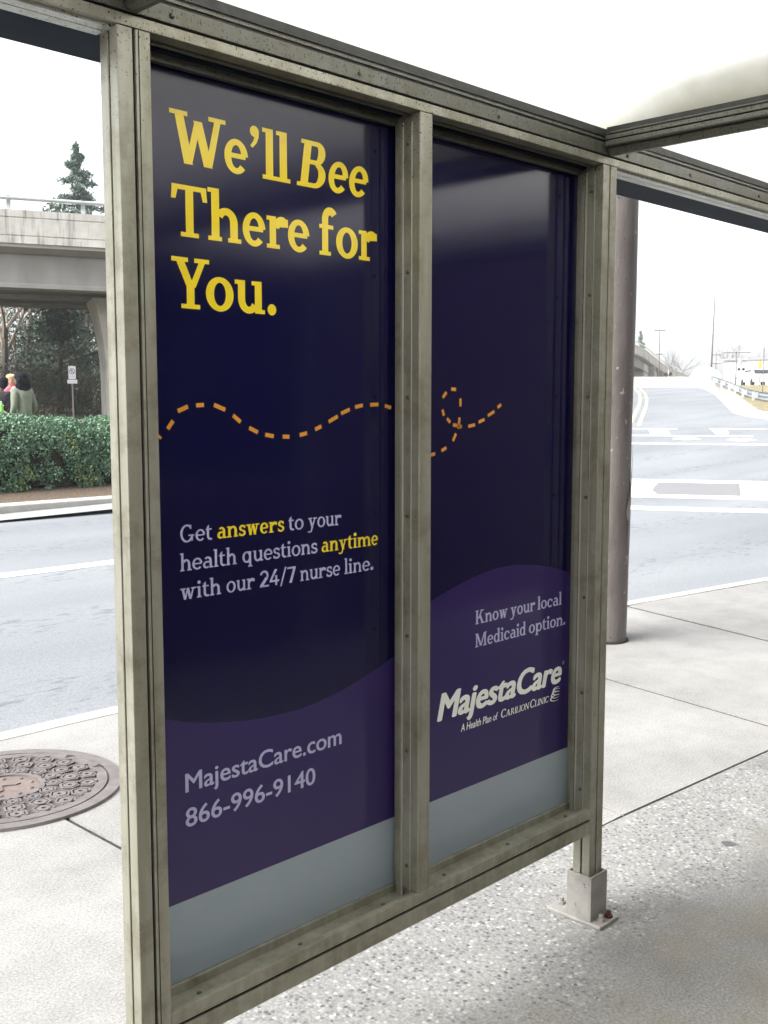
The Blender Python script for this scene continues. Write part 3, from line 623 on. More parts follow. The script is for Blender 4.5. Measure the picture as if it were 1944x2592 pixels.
def glyph(c, s=.185, t=.105, u=.09, o=.085, xh=.67, asc=1.04, dsc=-.27):
    P = Pen(); g = .27 * (1 - .3 * (s - .13)); ry = .30
    if c == 'l': P.rect(o, 0, o + s, asc); P.rect(0, 0, o, u); P.rect(o + s, 0, 2 * o + s, u); P.rect(0, asc - u, o, asc); w = 2 * o + s
    elif c == 'i': P.rect(o, 0, o + s, xh); P.rect(0, 0, o, u); P.rect(o + s, 0, 2 * o + s, u); P.rect(0, xh - u, o, xh); P.disc(o + s / 2, xh + .23, s * .68); w = 2 * o + s
    elif c in 'hnm':
        top = asc if c == 'h' else xh
        P.rect(o, 0, o + s, top); P.rect(0, top - u, o, top); P.rect(0, 0, 1.7 * o + s, u); x = o
        for k in range(2 if c == 'm' else 1):
            x2 = x + s + g; cx = (x + s * .35 + x2 + s) / 2; rx = (x2 + s) - cx
            P.ring(cx, xh - ry + .012, rx, ry, s, t * 1.25, 0, 150, 18); P.rect(x2, 0, x2 + s, xh - ry + .012); P.rect(x2 - .65 * o, 0, x2 + s + o, u); x = x2
        w = x + s + o
    elif c == 'u':
        x2 = o + s + g; cx = (o + x2 + s * .65) / 2; rx = cx - o
        P.rect(o, ry - .012, o + s, xh); P.rect(0, xh - u, o, xh); P.ring(cx, ry - .012, rx, ry, s, t * 1.25, 180, 330, 18)
        P.rect(x2, 0, x2 + s, xh); P.rect(x2 - o, xh - u, x2, xh); P.rect(x2 + s, 0, x2 + s + o, u); w = x2 + s + o
    elif c == 'r':
        P.rect(o, 0, o + s, xh); P.rect(0, xh - u, o, xh); P.rect(0, 0, 2.3 * o + s, u)
        P.ring(o + s + .17, xh - .27, .26, .283, s * .9, t * 1.9, 55, 168, 16); P.rect(o + s + .24, xh - .20, o + s + .36, xh - .03); w = o + s + .36
    elif c == 'o': P.ring(.33, xh / 2, .33, xh / 2 + .015, s, t); w = .66
    elif c == 'e':
        rx = .315; cy = xh / 2
        P.ring(rx, cy, rx, cy + .015, s * .95, t * 1.05, 4, 318, 32); P.rect(s * .8, cy - .035, 2 * rx - s * .35, cy + t * .72 - .02); w = 2 * rx - .01
    elif c == 'c': P.ring(.31, xh / 2, .31, xh / 2 + .015, s, t * 1.05, 42, 318, 30); P.rect(.47, xh - .24, .47 + s * .7, xh - .07); w = .60
    elif c == 'a':
        x1 = .56; P.ring(x1 - .255, xh - .26, .255, .272, s, t * 1.2, 0, 140, 16); P.rect(x1 - s, u * .5, x1, xh - .26); P.rect(x1 - s, 0, x1 + o, u)
        P.ring(.225, .195, .225, .21, s * .95, t, 75, 320, 22); P.rect(.22, .405 - t, x1 - s * .9, .405); w = x1 + o
    elif c == 's':
        P.ring(.25, xh * .735, .225, xh * .265 + .015, s * .85, t * 1.25, 25, 262, 22); P.ring(.25, xh * .275, .25, xh * .275 + .015, s * .85, t * 1.25, -155, 88, 22)
        P.rect(.38, xh - .20, .38 + s * .5, xh - .03); P.rect(.02, .03, .02 + s * .5, .2); w = .50
    elif c == 't': P.rect(o, .2, o + s, xh + .10); P.poly((o, xh + .10), (o + s, xh + .10), (o + s, xh + .22)); P.rect(0, xh - u, o, xh); P.rect(o + s, xh - u, o + s + .17, xh); P.ring(o + .23, .22, .23, .235, s, t * 1.2, 180, 305, 16); w = o + s + .19
    elif c == 'f': P.rect(o, 0, o + s, asc - .24); P.ring(o + .25, asc - .25, .25, .27, s, t * 1.5, 35, 180, 18); P.rect(0, xh - u, o, xh); P.rect(o + s, xh - u, o + s + .16, xh); P.rect(0, 0, o, u); P.rect(o + s, 0, o + s + o, u); w = o + .46
    elif c == 'd':
        x1 = .60; P.ring(.29, xh / 2, .29, xh / 2 + .015, s, t, 25, 335, 28); P.rect(x1 - s, 0, x1, asc); P.rect(x1 - s - o, asc - u, x1 - s, asc); P.rect(x1, 0, x1 + o, u); P.rect(.3, xh - t, x1 - s, xh + .0); P.rect(.3, 0, x1 - s, t); w = x1 + o
    elif c == 'p':
        P.rect(o, dsc, o + s, xh); P.rect(0, xh - u, o, xh); P.rect(0, dsc, 2 * o + s, dsc + u); P.ring(o + .33, xh / 2, .30, xh / 2 + .015, s, t, -150, 150, 28); w = o + .63
    elif c == 'q':
        x1 = .60; P.ring(.29, xh / 2, .29, xh / 2 + .015, s, t, 25, 335, 28); P.rect(x1 - s, dsc, x1, xh); P.rect(x1 - s - o, dsc, x1 + o, dsc + u); P.rect(.3, xh - t, x1 - s, xh); P.rect(.3, 0, x1 - s, t); w = x1 + o
    elif c == 'y':
        P.diag(.07, xh, .28, 0, s * 1.08); P.diag(.17, dsc + .02, .52, xh, t * 1.25); P.rect(0, xh - u, .34, xh); P.rect(.42, xh - u, .74, xh); P.ring(.10, dsc + .09, .16, .10, .09, t, 190, 330, 10); w = .72
    elif c == 'w':
        P.diag(.08, xh, .22, 0, s); P.diag(.26, 0, .42, xh, t); P.diag(.40, xh, .54, 0, s); P.diag(.58, 0, .76, xh, t); P.rect(0, xh - u, .34, xh); P.rect(.66, xh - u, .96, xh); w = .96
    elif c == 'W':
        P.diag(.10, 1, .31, 0, s * 1.05); P.diag(.34, 0, .56, .86, t * 1.3); P.diag(.53, .86, .76, 0, s * 1.05); P.diag(.80, 0, 1.03, 1, t * 1.3); P.rect(0, 1 - u, .40, 1); P.rect(.88, 1 - u, 1.28, 1); w = 1.28
    elif c == "'":
        P.disc(.11, .92, .115); P.poly((.225, .92), (.22, .82), (.17, .70), (.06, .58), (.0, .62), (.08, .72), (.11, .82)); w = .23
    elif c == 'B':
        P.rect(o, 0, o + s, 1); P.rect(0, 0, o, u); P.rect(0, 1 - u, o, 1); x = o + s
        P.rect(x, 1 - t * .9, x + .16, 1); P.rect(x, 0, x + .18, t * .9); P.rect(x, .50, x + .16, .50 + t * .85)
        P.ring(x + .14, .74, .24, .26, s, t * .9, -90, 90, 18); P.ring(x + .17, .275, .27, .275, s, t * .9, -90, 90, 18); w = x + .44
    elif c == 'T': P.rect(.02, 1 - u * 1.1, .86, 1); P.poly((.02, 1 - u * 1.1), (.16, 1 - u * 1.1), (.11, .72), (0, .72)); P.poly((.72, 1 - u * 1.1), (.86, 1 - u * 1.1), (.88, .72), (.77, .72)); P.rect(.44 - s / 2, 0, .44 + s / 2, 1 - u); P.rect(.22, 0, .66, u); w = .88
    elif c == 'Y': P.diag(.08, 1, .36, .42, s * 1.02); P.diag(.42, .42, .70, 1, t * 1.35); P.rect(.44 - s / 2 + .01, 0, .44 + s / 2 + .01, .48); P.rect(.22, 0, .68, u); P.rect(0, 1 - u, .40, 1); P.rect(.55, 1 - u, .92, 1); w = .92
    elif c == '.': P.disc(.12, .105, .12); w = .24
    elif c == 'G': P.ring(.42, .5, .42, .515, s, t * 1.1, 48, 350, 34); P.rect(.66, .06, .66 + s, .42); P.rect(.52, .42 - u, .66 + s + o, .42); P.rect(.62, .74, .62 + t, .98); w = .92
    elif c == 'K': P.rect(o, 0, o + s, 1); P.rect(0, 0, 2 * o + s, u); P.rect(0, 1 - u, 2 * o + s, 1); P.diag(o + s, .38, .60, 1, t * 1.4); P.diag(.36, .62, .66, 0, s * 1.15); P.rect(.52, 1 - u, .86, 1); P.rect(.58, 0, .96, u); w = .96
    elif c == 'M': P.rect(o, 0, o + t * 1.2, 1); P.diag(o, 1, .46, .05, s * 1.1); P.diag(.50, .05, .86, 1, t * 1.3); P.rect(.90, 0, .90 + s, 1); P.rect(0, 0, .30, u); P.rect(0, 1 - u, .20, 1); P.rect(.78, 0, .98 + s, u); P.rect(.90, 1 - u, .98 + s, 1); w = 1.0 + s
    elif c == '2': P.ring(.28, .68, .28, .33, s * .9, t * 1.2, -20, 165, 18); P.poly((.36, .60), (.54, .54), (.22, .10), (.0, .10)); P.rect(0, 0, .58, t * 1.2); w = .58
    elif c == '4': P.poly((.33, 1), (.50, 1), (.14, .32), (0, .32)); P.rect(0, .22, .62, .34); P.rect(.36, 0, .36 + s * .9, .62); w = .62
    elif c == '7': P.rect(0, .89, .56, 1); P.poly((.40, .90), (.56, .90), (.30, 0), (.12, 0)); w = .56
    elif c == '/': P.diag(0, -.12, .34, 1.06, .10); w = .44
    elif c == 'C': P.ring(.42, .5, .42, .515, s, t * 1.1, 45, 315, 30); P.rect(.66, .72, .66 + t, .98); P.rect(.66, .02, .66 + t * .8, .2); w = .80
    elif c == 'A': P.diag(.08, 0, .38, 1, t * 1.2); P.diag(.36, 1, .66, 0, s * 1.1); P.rect(.22, .27, .66, .27 + t); P.rect(0, 0, .28, u); P.rect(.58, 0, .98, u); w = .98
    elif c == 'R': P.rect(o, 0, o + s, 1); P.rect(0, 0, 2 * o + s, u); P.rect(0, 1 - u, o, 1); x = o + s; P.rect(x, 1 - t, x + .14, 1); P.rect(x, .45, x + .14, .45 + t); P.ring(x + .13, .725, .25, .275, s, t, -90, 90, 16); P.diag(x + .08, .46, x + .34, 0, s * 1.1); w = x + .58
    elif c == 'I': P.rect(o, 0, o + s, 1); P.rect(0, 0, 2 * o + s, u); P.rect(0, 1 - u, 2 * o + s, 1); w = 2 * o + s
    elif c == 'L': P.rect(o, 0, o + s, 1); P.rect(0, 0, .62, u); P.rect(0, 1 - u, 2 * o + s, 1); P.rect(.56, 0, .64, .28); w = .64
    elif c == 'O': P.ring(.43, .5, .43, .515, s, t); w = .86
    elif c == 'N': P.rect(o, 0, o + t * 1.1, 1); P.diag(o, 1, .62, 0, s * 1.1); P.rect(.70, 0, .70 + t * 1.1, 1); P.rect(0, 0, .26, u); P.rect(0, 1 - u, .2, 1); P.rect(.58, 1 - u, .92, 1); w = .92
    else: w = .25
    return P.p, w
YP = 1.7222     # poster face
def emit(groups, fx, fz, y, V, F):
    for gi, g in enumerate(groups):
        dy = y - .00001 * (gi % 14)
        for poly in g:
            b = len(V); V += [(fx(p[0], p[1]), dy, fz(p[1])) for p in poly]; F.append(tuple(range(b, b + len(poly))))
def word(text, xa, xb, zb, cap, V, F, y=YP - .0004, gap=.05, slant=0.0, small=None, **kw):
    adv = 0; lay = []
    for i, ch in enumerate(text):
        k = 1.0
        if small and ch.islower(): gp, w_ = glyph(ch.upper(), **kw); k = small
        else: gp, w_ = glyph(ch, **kw)
        lay.append((gp, adv, k)); adv += w_ * k + gap
    adv -= gap; sx = (xb - xa) / (adv + slant * (1.0 if not text.islower() or any(c in 'lhdftk' for c in text) else .67))
    for gp, a, k in lay:
        emit(gp, lambda px_, py_: xa + sx * (a + k * px_ + slant * k * py_), lambda py_: zb + cap * k * py_, y, V, F)
def lettering(name, parent, m, build):
    V, F = [], []; build(V, F); me = rawobj(name, V, F, m, parent)
    # all letter faces look into the shelter
    return me
def sans(name, text, xa, xb, zb, cap, m, parent, y=YP - .0004, bold=0.0, slant=0.0, ref='M'):
    """built-in sans lettering, fitted to a measured box"""
    cu = bpy.data.curves.new(name, 'FONT'); cu.body = text; cu.shear = slant; cu.resolution_u = 4
    o = bpy.data.objects.new(name, cu); col.objects.link(o)
    dg = bpy.context.evaluated_depsgraph_get(); me = bpy.data.meshes.new_from_object(o.evaluated_get(dg)); bpy.data.objects.remove(o)
    cu.body = ref; o = bpy.data.objects.new(name, cu); col.objects.link(o); dg = bpy.context.evaluated_depsgraph_get(); rm = bpy.data.meshes.new_from_object(o.evaluated_get(dg)); bpy.data.objects.remove(o)
    ch = max(v.co.y for v in rm.vertices) - min(v.co.y for v in rm.vertices); base = min(v.co.y for v in rm.vertices)
    xs = [v.co.x for v in me.vertices]; x0, x1 = min(xs), max(xs); sx = (xb - xa - 2 * bold * cap) / (x1 - x0); sz = (cap - bold * cap) / ch
    base_v = [(xa + bold * cap + (v.co.x - x0) * sx, zb + bold * cap * .5 + (v.co.y - base) * sz) for v in me.vertices]; base_f = [tuple(p.vertices) for p in me.polygons]
    bpy.data.meshes.remove(me); V, F = [], []; k8 = 9 if bold else 1
    for k in range(k8):          # heavier weight: the outline drawn again all round itself
        dx, dz = (0, 0) if k == 0 else (bold * cap * math.cos(k * math.pi / 4), bold * cap * .5 * math.sin(k * math.pi / 4)); q = len(V)
        V += [(x_ + dx, y - .000012 * k, z_ + dz) for x_, z_ in base_v]; F += [tuple(i + q for i in f) for f in base_f]
    me = bpy.data.meshes.new(name); me.from_pydata(V, [], F)
    me.name = name; me.materials.clear(); me.materials.append(m)
    ob = bpy.data.objects.new(name, me); col.objects.link(ob); ob.parent = parent
    return ob
def sheet(name, pts, y, m, parent):
    return rawobj(name, [(x, y, z) for x, z in pts], [tuple(range(len(pts)))], m, parent)
def dashes(name, segs, parent, wd=.0086):
    V, F = [], []
    for k in range(0, len(segs), 2):
        a, b = Vector(segs[k]), Vector(segs[k + 1]); t = (b - a).normalized() * 1; nrm = Vector((-t.y, t.x)) * wd / 2
        bb = len(V); dy = .00001 * (k // 2 % 6)
        V += [(p.x, YP - .0003 - dy, p.y) for p in (a + nrm, b + nrm, b - nrm, a - nrm)]; F.append((bb, bb + 1, bb + 2, bb + 3))
    return rawobj(name, V, F, M['orange'], parent)
ZP, ZB, ZT = .5051, .3395, 2.136
def poster(name, label, xa, xb):
    bm = bmesh.new(); box(bm, xa, xb, YP, YP + .004, ZB - .01, ZT + .01)
    o = obj(name, bm, M['navy']); return tag(o, label, 'poster')
def arc_pts(wave, xa, xb): return [(xa, wave[0][1] + (xa - wave[0][0]) * (wave[1][1] - wave[0][1]) / (wave[1][0] - wave[0][0]))] + wave + [(xb, wave[-1][1])]
w1 = [(1.148, .891), (1.207, .871), (1.272, .8555), (1.341, .8445), (1.38, .840), (1.422, .8375), (1.46, .8365), (1.498, .837), (1.54, .8405), (1.588, .847), (1.63, .8555), (1.672, .866), (1.71, .876), (1.749, .8875), (1.7915, .902)]
w2 = [(1.925, 1.018), (1.983, 1.0345), (2.048, 1.051), (2.085, 1.0585), (2.119, 1.064), (2.155, 1.069), (2.193, 1.072), (2.232, 1.0725), (2.271, 1.0712), (2.305, 1.068), (2.34, 1.064), (2.407, 1.053), (2.464, 1.0395), (2.5445, 1.014)]
p1 = poster('poster', 'left navy poster with a large yellow headline and a phone number', 1.0755, 1.8080)
a1 = arc_pts(w1, 1.076, 1.8075)
sheet('purple_wave', [(1.076, ZP), (1.8075, ZP)] + a1[::-1], YP - .00015, M['purple'], p1)
sheet('blue_grey_strip', [(1.076, ZB), (1.8075, ZB), (1.8075, ZP), (1.076, ZP)], YP - .00025, M['strip'], p1)
def headline(V, F):
    kw = dict(s=.19, t=.115, u=.088, o=.085); c = .0965; y = YP - .0004
    for rows, zb in (((('W', 1.186, 1.317), ('e', 1.313, 1.371), ("'", 1.378, 1.401), ('l', 1.409, 1.4455), ('l', 1.4455, 1.483), ('B', 1.500, 1.592), ('e', 1.587, 1.652), ('e', 1.648, 1.714)), 1.960),
                     ((('T', 1.186, 1.270), ('h', 1.271, 1.352), ('e', 1.356, 1.414), ('r', 1.418, 1.475), ('e', 1.475, 1.534), ('f', 1.563, 1.614), ('o', 1.612, 1.678), ('r', 1.681, 1.738)), 1.8235),
                     ((('Y', 1.184, 1.272), ('o', 1.263, 1.331), ('u', 1.334, 1.411), ('.', 1.418, 1.441)), 1.688)):
        for i, (ch, a, b) in enumerate(rows): word(ch, a, b, zb, c, V, F, y - .00015 * (i % 2), slant=.13 if zb > 1.9 and a > 1.49 else 0.0, **kw)   # 'Bee' is italic
lettering('headline', p1, M['yellow'], headline)
kb = dict(s=.145, t=.092, u=.078, o=.075, xh=.66)
def body_white(V, F):
    for t_, a, b, z in (('Get', 1.192, 1.268, 1.2345), ('to', 1.469, 1.512, 1.2345), ('your', 1.525, 1.624, 1.2345), ('health', 1.190, 1.329, 1.178), ('questions', 1.344, 1.552, 1.178), ('with', 1.189, 1.288, 1.121), ('our', 1.302, 1.375, 1.121), ('24/7', 1.389, 1.488, 1.121), ('nurse', 1.501, 1.620, 1.121), ('line.', 1.633, 1.726, 1.121)):
        word(t_, a, b, z, .0345, V, F, **kb)
def body_yellow(V, F, q):
    k2 = dict(kb); k2.update(s=.185)
    for t_, a, b, z in (('answers', 1.281, 1.457, 1.2345), ('anytime', 1.564, 1.741, 1.178))[q:q + 1]: word(t_, a, b, z, .0345, V, F, **k2)
lettering('message_text', p1, M['lilac'], body_white); [lettering('highlighted_word', p1, M['yellow'], lambda V, F, q=q: body_yellow(V, F, q)) for q in (0, 1)]
sans('web_address', 'MajestaCare.com', 1.192, 1.622, .729, .0388, M['lilac'], p1, bold=.022)
sans('phone_number', '866-996-9140', 1.191, 1.541, .6565, .0385, M['lilac'], p1, bold=.022, ref='1')
dashes('dashed_trail', [(1.148, 1.440), (1.152, 1.444), (1.168, 1.457), (1.181, 1.473), (1.192, 1.491), (1.216, 1.5), (1.235, 1.502), (1.254, 1.503), (1.278, 1.503), (1.306, 1.493), (1.325, 1.482), (1.344, 1.468), (1.366, 1.456), (1.389, 1.446), (1.408, 1.441), (1.431, 1.437), (1.455, 1.436), (1.474, 1.435), (1.503, 1.438), (1.524, 1.442), (1.547, 1.449), (1.566, 1.456), (1.587, 1.465), (1.615, 1.477), (1.625, 1.483), (1.652, 1.492), (1.668, 1.497), (1.693, 1.501), (1.716, 1.502), (1.743, 1.503), (1.764, 1.5), (1.785, 1.495)], p1)
p2 = poster('poster', 'right navy poster with a looped dashed trail and white italic logo', 1.8100, 2.5460)
a2 = arc_pts(w2, 1.8105, 2.5458)
sheet('purple_wave', [(1.8105, ZP), (2.5458, ZP)] + a2[::-1], YP - .00015, M['purple'], p2)
sheet('blue_grey_strip', [(1.8105, ZB), (2.5458, ZB), (2.5458, ZP), (1.8105, ZP)], YP - .00025, M['strip'], p2)
def know(V, F):
    k2 = dict(kb); k2.update(s=.17, t=.10)
    for t_, a, b, z in (('Know', 2.101, 2.236, .934), ('your', 2.249, 2.359, .934), ('local', 2.371, 2.486, .934), ('Medicaid', 2.101, 2.318, .873), ('option.', 2.332, 2.506, .873)): word(t_, a, b, z, .036, V, F, **k2)
lettering('message_text', p2, M['lilac'], know)
sans('logo_lettering', 'MajestaCare', 1.952, 2.493, .7065, .0705, M['white_ink'], p2, bold=.060, slant=.24)
sans('small_lettering', 'A Health Plan of', 2.045, 2.199, .6605, .0195, M['white_ink'], p2, bold=.012, slant=.2)
def clinic(V, F):
    word('Carilion', 2.211, 2.341, .6605, .0225, V, F, small=.78, slant=.12, gap=.03, s=.17, t=.08, u=.06, o=.06); word('Clinic', 2.3415, 2.433, .6605, .0225, V, F, small=.78, slant=.12, gap=.03, s=.17, t=.08, u=.06, o=.06)
lettering('clinic_lettering', p2, M['white_ink'], clinic)
def emblem(V, F):
    P = Pen()
    for k, (cx, cz, rx, rz) in enumerate(((.50, .22, .50, .22), (.54, .44, .46, .24), (.58, .66, .40, .24), (.60, .84, .34, .17))):
        n_ = 20
        o_ = []; i_ = []
        for j in range(n_ + 1):
            a = R(35 + 275 * j / n_); th = .105 * math.sin(math.pi * j / n_) + .012
            o_.append((cx + rx * math.cos(a), cz + rz * math.sin(a))); i_.append((cx + (rx - th) * math.cos(a), cz + (rz - th * .6) * math.sin(a)))
        P.p.append([[o_[j], o_[j + 1], i_[j + 1], i_[j]] for j in range(n_)])
    emit(P.p, lambda a, b: 2.437 + .053 * a, lambda b: .6565 + .040 * b, YP - .0004, V, F)
lettering('emblem', p2, M['white_ink'], emblem)
def rmark(V, F):
    P = Pen(); P.ring(.5, .5, .5, .5, .09, .09); P.rect(.34, .25, .42, .75); P.ring(.48, .62, .16, .13, .08, .07, -90, 90, 10); P.diag(.44, .5, .60, .25, .09)
    emit(P.p, lambda a, b: 2.4945 + .0105 * a, lambda b: .757 + .0105 * b, YP - .0004, V, F)
lettering('registered_mark', p2, M['lilac'], rmark)
dashes('dashed_trail', [(1.925, 1.38), (1.94, 1.383), (1.963, 1.389), (1.982, 1.396), (2.006, 1.412), (2.018, 1.43), (2.027, 1.442), (2.031, 1.47), (2.034, 1.497), (2.034, 1.517), (2.017, 1.539), (1.998, 1.54), (1.981, 1.532), (1.967, 1.519), (1.966, 1.49), (1.972, 1.475), (1.983, 1.468), (1.996, 1.458), (2.006, 1.452), (2.04, 1.447), (2.065, 1.447), (2.092, 1.451), (2.106, 1.457), (2.13, 1.464), (2.143, 1.473), (2.17, 1.484), (2.183, 1.494), (2.198, 1.502)], p2)

# ------------------------------------------------------------------ manhole covers
def hexa(cx, cy, r, a0=0): return [(cx + r * math.cos(a0 + k * math.pi / 3), cy + r * math.sin(a0 + k * math.pi / 3)) for k in range(6)]
mh = thing('manhole_cover', 'rusty cast iron manhole cover with hexagon pattern in the concrete sidewalk', 'manhole cover', (1.84, 3.87, 0), R(20))
bm = bmesh.new(); lathe(bm, [(.445, .001), (.443, .012), (.394, .012), (.392, .002)], 0, 0, 72); obj('frame_ring', bm, M['cast'], mh, None)
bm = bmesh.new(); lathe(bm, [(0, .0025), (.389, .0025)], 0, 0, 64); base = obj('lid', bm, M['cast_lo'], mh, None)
bm = bmesh.new()
lathe(bm, [(.386, .002), (.385, .0115), (.345, .0115), (.344, .002)], 0, 0, 72)
lathe(bm, [(.150, .002), (.150, .0115), (.128, .0115), (.128, .002)], 0, 0, 48)
def ringpoly(bm, outer, inner, z0, z1):
    n_ = len(outer); a = [bm.verts.new((*p, z1)) for p in outer]; b = [bm.verts.new((*p, z1)) for p in inner]; c = [bm.verts.new((*p, z0)) for p in outer]; d = [bm.verts.new((*p, z0)) for p in inner]
    for i in range(n_):
        j = (i + 1) % n_; bm.faces.new((a[i], a[j], b[j], b[i])); bm.faces.new((c[i], c[j], a[j], a[i])); bm.faces.new((b[i], b[j], d[j], d[i]))
for rr, nn, r_, off in ((.178, 14, .036, 0), (.247, 16, .043, .1), (.312, 20, .043, .26)):
    for k in range(nn):
        a = 2 * math.pi * k / nn + off; cx, cy = rr * math.cos(a), rr * math.sin(a)
        ringpoly(bm, hexa(cx, cy, r_, a), hexa(cx, cy, r_ * .80, a), .002, .0115)
        ringpoly(bm, hexa(cx, cy, r_ * .64, a), hexa(cx, cy, r_ * .22, a), .002, .0115)
for k in range(12):
    a = 2 * math.pi * (k + .5) / 12 + .26
    for r0, r1 in ((.205, .216),):
        c, s = math.cos(a), math.sin(a); q = [(r0 * c - s * .009, r0 * s + c * .009), (r0 * c + s * .009, r0 * s - c * .009), (r1 * c + s * .009, r1 * s - c * .009), (r1 * c - s * .009, r1 * s + c * .009)]
        prism(bm, q, .002, .011)
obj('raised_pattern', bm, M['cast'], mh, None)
bm = bmesh.new(); lathe(bm, [(0, .0050), (.1275, .0050)], 0, 0, 48); obj('centre_disc', bm, M['cast_mid'], mh, None)
bm = bmesh.new()
for k in range(9):
    a = 2 * math.pi * k / 9 + .2; lathe(bm, [(0, .0105), (.010, .0100), (.013, .005)], .098 * math.cos(a), .098 * math.sin(a), 8)
prism(bm, [(-.06, -.02), (-.035, -.02), (.0, .02), (.035, -.02), (.06, -.02), (.012, .045), (-.012, .045)], .005, .010)
obj('centre_relief', bm, M['cast_mid'], mh, None)
for a in (R(-28), R(2)):
    bm = bmesh.new(); prism(bm, [(.392 * math.cos(a - .05), .392 * math.sin(a - .05)), (.392 * math.cos(a + .05), .392 * math.sin(a + .05)), (.352 * math.cos(a), .352 * math.sin(a))], .0115, .0121); obj('pick_hole', bm, M['black'], mh, None)
for (s, t), lab in (((30.85, .57), 'pale round manhole lid in the side road below the far crosswalk, nearer the pole'), ((30.65, 2.02), 'pale round manhole lid in the side road below the far crosswalk, nearer the guardrail')):
    x, y, z = st(s, t); o = thing('manhole_cover', lab, 'manhole cover', (x, y, z), 0, 'manhole lids in the side road'); o.rotation_euler = Vector((-.05 * E1[0], -.05 * E1[1], 1)).to_track_quat('Z', 'Y').to_euler()
    bm = bmesh.new(); lathe(bm, [(.40, .002), (.39, .012), (.33, .012), (.325, .006)], 0, 0, 32); obj('frame_ring', bm, M['kerb'], o)
    bm = bmesh.new(); lathe(bm, [(.322, .006), (.315, .011), (0, .012)], 0, 0, 32); obj('lid', bm, M['paint'], o)

# ------------------------------------------------------------------ big round pole at the kerb
po = thing('street_pole', 'thick weathered brown round pole standing on the sidewalk beside the shelter', 'pole', (5.732, 3.636, 0))
bm = bmesh.new(); prof = [(.134 + .0008 * i + .002 * math.sin(i * 1.3), .02 + i * .35) for i in range(26)]
lathe(bm, [(.134, .0)] + prof, 0, 0, 40)
for v_ in bm.verts: v_.co.x += .002 * v_.co.z; v_.co.y += -.002 * v_.co.z
obj('shaft', bm, M['pole'], po, True)
bm = bmesh.new(); lathe(bm, [(.150, 0), (.146, .012), (.135, .016)], 0, 0, 32); obj('grout_collar', bm, M['leaf_core'], po, None)
bm = bmesh.new()
pts = [(.98, 1.34), (.78, 1.10), (.62, .93), (.36, .84), (.40, .79), (.58, .76), (.52, .66), (.60, .58), (.68, .63), (.74, .52), (.82, .60), (.86, .84), (1.0, 1.0)]
ang = math.atan2(-3.615, -5.745) + .55
vv = [bm.verts.new(((.1375 + .0007 * z / .35) * math.cos(ang + a) + .004 * z, (.1375 + .0007 * z / .35) * math.sin(ang + a) - .004 * z, z)) for a, z in pts]
bm.faces.new(vv); bmesh.ops.triangulate(bm, faces=bm.faces); obj('torn_paper', bm, mat('torn_paper_residue', (.21, .195, .18), (.30, .285, .26), 12, .8), po, None)

# ------------------------------------------------------------------ foliage helpers
def leaf_quads(V, F, c, size, up=.5, asp=.5, rng=random):
    """one leaf: a folded pair of triangles, random heading, biased upwards"""
    d = Vector((rng.gauss(0, 1), rng.gauss(0, 1), rng.gauss(0, 1) + up)); d.normalize()
    n_ = d.orthogonal().normalized(); n_.rotate(Matrix.Rotation(rng.random() * 6.28, 3, d)); b = d.cross(n_)
    c = Vector(c); L = size; W_ = size * asp; i = len(V)
    V += [tuple(c - d * L * .5), tuple(c + b * W_ * .5 + n_ * W_ * .12), tuple(c + d * L * .5), tuple(c - b * W_ * .5 + n_ * W_ * .12)]
    F.append((i, i + 1, i + 2, i + 3))
def branches(bm, p, d, length, r, depth, spread=.55, seg=5, up=.25, rng=random, twigs=None, ratio=.72):
    n_ = 3; path = [Vector(p)]; rad = [r]
    dd = Vector(d).normalized()
    for i in range(n_):
        dd = (dd + Vector((rng.gauss(0, .14), rng.gauss(0, .14), rng.gauss(0, .10) + up * .12))).normalized()
        path.append(path[-1] + dd * length / n_); rad.append(r * (1 - .42 * (i + 1) / n_))
    tube(bm, path, rad, seg if depth > 1 else 3, cap=False)
    if depth <= 0:
        if twigs is not None: twigs.append(path[-1])
        return
    for k in range(rng.choice((2, 3)) if depth > 1 else 3):
        a = path[-1] if k == 0 else path[rng.choice((1, 2, 3))]
        nd = (dd + Vector((rng.gauss(0, spread), rng.gauss(0, spread), rng.gauss(0, spread * .6) + up))).normalized()
        branches(bm, a, nd, length * ratio * rng.uniform(.8, 1.15), rad[-1] * .78, depth - 1, spread, seg, up, rng, twigs, ratio)

# ------------------------------------------------------------------ hedge across the road
rng = random.Random(11)
hd = thing('hedge', 'clipped dark green hedge along the far kerb in front of the overpass', 'hedge', (0, 0, 0))
HX0, HX1 = 1.0, 19.0
def hedge_surf(x, a):
    """a in 0..1 runs from the front foot over the top to the back foot"""
    z0 = hxy(x, 16.5) + .14
    n_ = mnoise.noise(Vector((x * 1.1, a * 2.2, 3))) * .16 + mnoise.noise(Vector((x * 2.7, a * 6, 9))) * .09
    th = math.pi * a; ry, rz = 1.15, 1.18 + .05 * math.sin(x * 1.7)
    c, s = math.cos(th), math.sin(th)
    y = 17.25 - ry * (abs(c) ** .55) * (1 if c > 0 else -1) * (1 + .3 * n_); z = z0 + rz * (max(s, 0) ** .5) * (1 + .55 * n_)
    return Vector((x, y, z))
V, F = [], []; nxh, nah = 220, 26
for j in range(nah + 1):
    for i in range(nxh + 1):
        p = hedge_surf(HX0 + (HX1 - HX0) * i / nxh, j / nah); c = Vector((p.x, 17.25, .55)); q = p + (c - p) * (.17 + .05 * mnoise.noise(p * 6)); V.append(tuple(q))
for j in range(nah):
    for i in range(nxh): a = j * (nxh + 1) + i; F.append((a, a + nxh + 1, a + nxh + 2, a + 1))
rawobj('twigs', V, F, M['leaf_core'], hd, True)  # solid dark core added inside the leaves, blocks the view through
V, F = [], []; VY, FY = [], []
